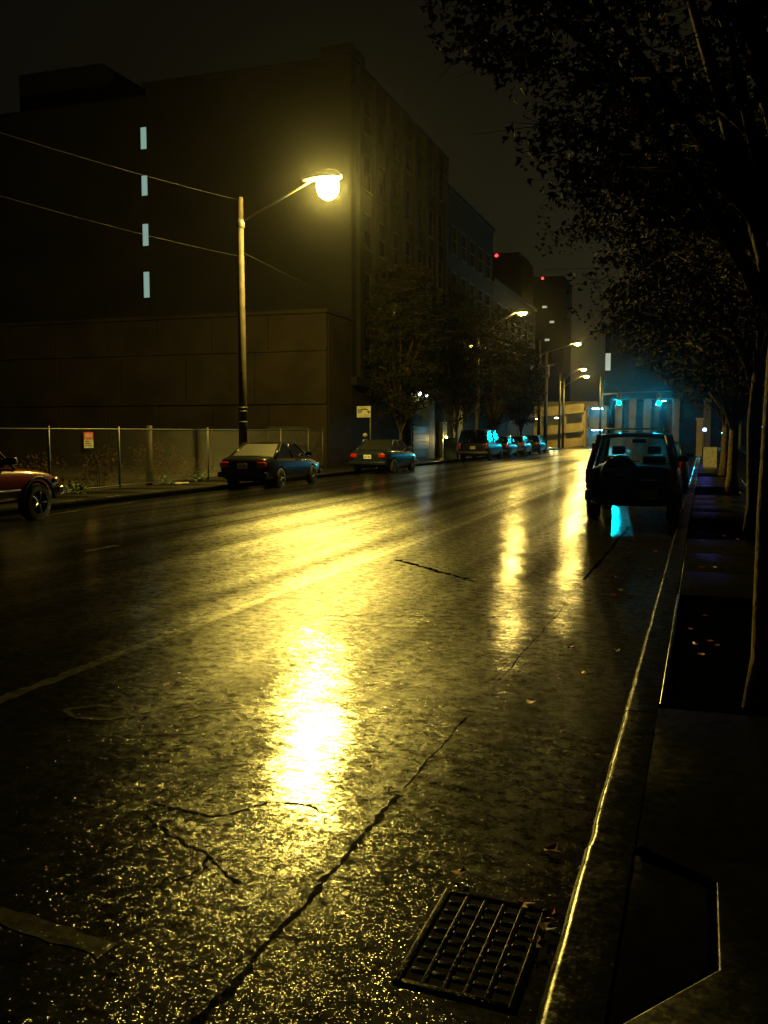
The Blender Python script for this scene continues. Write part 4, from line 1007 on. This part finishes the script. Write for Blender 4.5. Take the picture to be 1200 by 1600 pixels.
def make_truck(paint):
    t = empty('pickup_truck')
    W = [(-.76, -1.5, .36), (.76, -1.5, .36), (-.76, 1.52, .36), (.76, 1.52, .36)]
    st = [(-2.5, .5, 1.0, .82), (-2.46, .42, 1.06, .86), (-1.6, .38, 1.07, .88), (-.6, .36, 1.06, .88), (.4, .35, 1.06, .88), (.85, .35, 1.05, .875), (1.3, .36, 1.03, .86), (1.8, .38, .98, .83), (2.15, .42, .90, .78), (2.28, .48, .80, .70)]
    link('body', body_mesh(st, W, .36, paint), t)
    greenhouse(t, (.98, -.75, .35, -.60, .78, .64, 1.05, 1.66), paint, GLASS_C, split=.30)
    for x, y, z in W: wheel(t, x, y, .36, .24)
    for s_ in (-1, 1):
        MB().box(min(s_ * .80, s_ * .88), max(s_ * .80, s_ * .88), -2.52, -2.44, .70, 1.0).build('tail_light', TAIL, t, True, .02)
        MB().box(min(s_ * .46, s_ * .74), max(s_ * .46, s_ * .74), 2.14, 2.285, .68, .82).build('headlight', CLEAR, t, True, .03)
        MB().box(min(s_ * .70, s_ * .80), max(s_ * .70, s_ * .80), 2.05, 2.20, .70, .80).build('indicator_lens', AMBER, t, True, .02)
        MB().box(min(s_ * .874, s_ * .90), max(s_ * .874, s_ * .90), -.5, -.32, .90, .935).build('door_handle', CHROME, t, True, .008)
        MB().box(min(s_ * .872, s_ * .892), max(s_ * .872, s_ * .892), -2.2, 1.0, .60, .635).build('side_moulding', BLACKP, t, True, .006)
        v = MB(); n = 13
        for rr, xo in ((.40, .86), (.46, .895), (.47, .86)):
            for j in range(n):
                a = math.pi * j / (n - 1); v.v.append((s_ * xo, 1.52 + math.cos(a) * rr, .40 + math.sin(a) * rr))
        for k in range(2):
            for j in range(n - 1): v.f.append((k * n + j, k * n + j + 1, (k + 1) * n + j + 1, (k + 1) * n + j))
        v.build('fender_flare', BLACKP, t, True)
    mirror(t, .80, .78, 1.10, BLACKP)
    MB().box(-.82, .82, 2.16, 2.38, .46, .64).build('front_bumper', CHROME, t, True, .05)
    MB().box(-.84, .84, -2.62, -2.46, .46, .62).build('rear_bumper', CHROME, t, True, .04)
    g_ = MB().box(-.42, .42, 2.22, 2.30, .68, .84).build('grille', BLACKP, t, True, .02)
    return t
def put(t, x, y, label, cat, group, rot=0.0):
    t.location = (x, y, rz(x) + .006); t.rotation_euler = (0, 0, R(rot)); tag(t, label, cat, group)
GL_, GR_ = 'cars parked along the left kerb', 'cars parked along the right kerb'
sedan = make_sedan(CAR_BLACK); put(sedan, -12.98, 27.25, 'dark sedan with dewy rear window parked in front of the lamp pole', 'car', GL_, 1.5)
c2 = copy_tree_mats(sedan, {CAR_BLACK: CAR_NAVY}); put(c2, -12.92, 38.2, 'second dark sedan from the left, red tail lights below the street sign', 'car', GL_, 0)
van = make_van(CAR_BLACK); put(van, -12.95, 56.9, 'tall black van parked beyond the lit entrance', 'van', GL_)
hb = make_hatch(CAR_GREEN); put(hb, -12.9, 62.9, 'small car parked directly in front of the black van', 'car', GL_)
hb2 = copy_tree_mats(hb, {CAR_GREEN: CAR_GREY}); put(hb2, -12.9, 68.4, 'middle one of the three small cars beyond the black van', 'car', GL_)
hb3 = copy_tree_mats(hb, {CAR_GREEN: CAR_NAVY}); put(hb3, -12.85, 74.8, 'last small car of the left row beside the utility pole', 'car', GL_)
suv = make_suv(CAR_BLACK, True, True, GLASS_C); put(suv, -1.27, 20.05, 'black four wheel drive with covered spare wheel parked by the right kerb', 'car', GR_)
suv2 = make_hatch(CAR_NAVY); put(suv2, -1.22, 28.6, 'dark car parked ahead of the black four wheel drive', 'car', GR_)
tr = make_truck(CAR_RED); put(tr, -12.9, 13.35, 'red pickup truck cut off by the left edge of the picture', 'truck', GL_)

for t_, part, gm in ((suv, 'windshield', GLASS_DEW), (sedan, 'rear_window', GLASS_DEWB), (c2, 'rear_window', GLASS_DEWB), (suv2, 'rear_window', GLASS_DEW), (suv2, 'windshield', GLASS_DEW)):
    for ch in t_.children:
        if ch.name.startswith(part): ch.data = ch.data.copy(); ch.data.materials[0] = gm
# ------------------------------------------------------------------ small street things
cab = tag(empty('utility_cabinet', (-14.55, 55.6, ZP)), 'dark grey utility cabinet on the left pavement behind the van', 'cabinet')
MB().box(-.42, .42, -.35, .35, .0, 1.22).build('case', BOXM, cab, bevel=.03)
MB().box(-.46, .46, -.39, .39, 1.22, 1.28).build('lid', BOXM, cab, bevel=.02)
MB().box(-.36, .36, -.372, -.352, .1, 1.1).build('door', BOXM, cab, bevel=.006)
MB().box(.26, .30, -.40, -.373, .55, .72).build('handle', STEEL, cab)
def bulkhead(x, y, z, em, label, r=.13, nrm='x'):
    t = tag(empty('wall_lamp', (x, y, z)), label, 'wall lamp')
    MB().box(-.06, 0, -.16, .16, -.14, .14).build('back_plate', STEEL_D, t)
    MB().lathe([(r, 0), (r * .95, .05), (r * .7, .10), (r * .3, .13), (.003, .135)], 14, 'x').build('globe', em, t, True)
    MB().box(0, .17, -.17, .17, .13, .16).build('hood', STEEL_D, t)
bulkhead(-15.70, 58.6, 1.28, E_WARM, 'warm glowing wall lamp beside the lit entrance', .17)
MB().box(-16.06, -15.76, 58.2, 59.0, ZP, 2.0)
wp = tag(MB().box(-16.055, -15.765, 58.1, 59.1, ZP, 2.4).build('entrance_pier', GREENW, None, bevel=.01), 'short painted wall pier carrying the warm wall lamp', 'pier')
bulkhead(-15.84, 53.0, 3.98, E_PALE, 'small yellowish lamp above the lit entrance', .10)
bulkhead(-15.84, 54.4, 3.92, E_WHITE, 'small bluish white lamp above the lit entrance', .12)
# blue lamp posts on the right pavement
def blue_post(x, y, z, label, r=.10):
    t = tag(empty('blue_lamp_post', (x, y, ZP)), label, 'lamp post', 'blue lamps on the right pavement')
    MB().tube([(0, 0, 0), (0, 0, z - ZP - r)], .045, 8).build('post', STEEL_D, t, True)
    MB().lathe([(.003, -r), (r * .7, -r * .7), (r, 0), (r * .7, r * .7), (.003, r)], 14, 'z', (0, 0, z - ZP)).build('globe', E_BLUE, t, True)
    MB().lathe([(.05, -r - .04), (r * .8, -r * .75), (r * .75, -r * .55)], 12, 'z', (0, 0, z - ZP)).build('collar', STEEL_D, t, True)
blue_post(.03, 52.0, 1.86, 'slim post with a glowing blue lamp beyond the parked cars on the right')
blue_post(2.15, 38.5, 1.95, 'slim post with a glowing blue lamp seen past the nearest tree trunk', .07)
sb = tag(empty('sandwich_board', (.30, 46, ZP)), 'pale folding sign board standing on the right pavement', 'sign board')
for s_ in (-1, 1):
    o = MB().box(-.30, .30, -.015, .015, 0, .95).build('board', SIGNW, sb, bevel=.006); o.rotation_euler = (R(14) * s_, 0, 0); o.location = (0, s_ * .24, 0)
cp = tag(empty('lit_gate_column', (-.42 + .15, 66, ZP)), 'yellow lit stone post beside the far right kerb', 'post')
MB().box(-.2, .2, -.2, .2, 0, 2.4).build('shaft', CREAM, cp, bevel=.02); MB().box(-.26, .26, -.26, .26, 2.4, 2.55).build('cap', CREAM, cp, bevel=.02)

# ------------------------------------------------------------------ misty air
hz = MB().box(-430, 430, -65, 785, -1.1, 75).build('haze', GRAVEL)
m = bpy.data.materials.new('mist'); m.use_nodes = True; m.cycles.volume_sampling = 'EQUIANGULAR'; m.cycles.homogeneous_volume = True; n = m.node_tree.nodes; n.clear()
pvn = n.new('ShaderNodeVolumePrincipled'); pvn.inputs['Color'].default_value = (.92, .93, .95, 1); pvn.inputs['Density'].default_value = HAZE; pvn.inputs['Anisotropy'].default_value = 0.968
o_ = n.new('ShaderNodeOutputMaterial'); m.node_tree.links.new(pvn.outputs[0], o_.inputs['Volume'])
hz.data.materials.clear(); hz.data.materials.append(m); hz['kind'] = 'stuff'; hz['label'] = 'thin wet night mist filling the street air'; hz['category'] = 'haze'
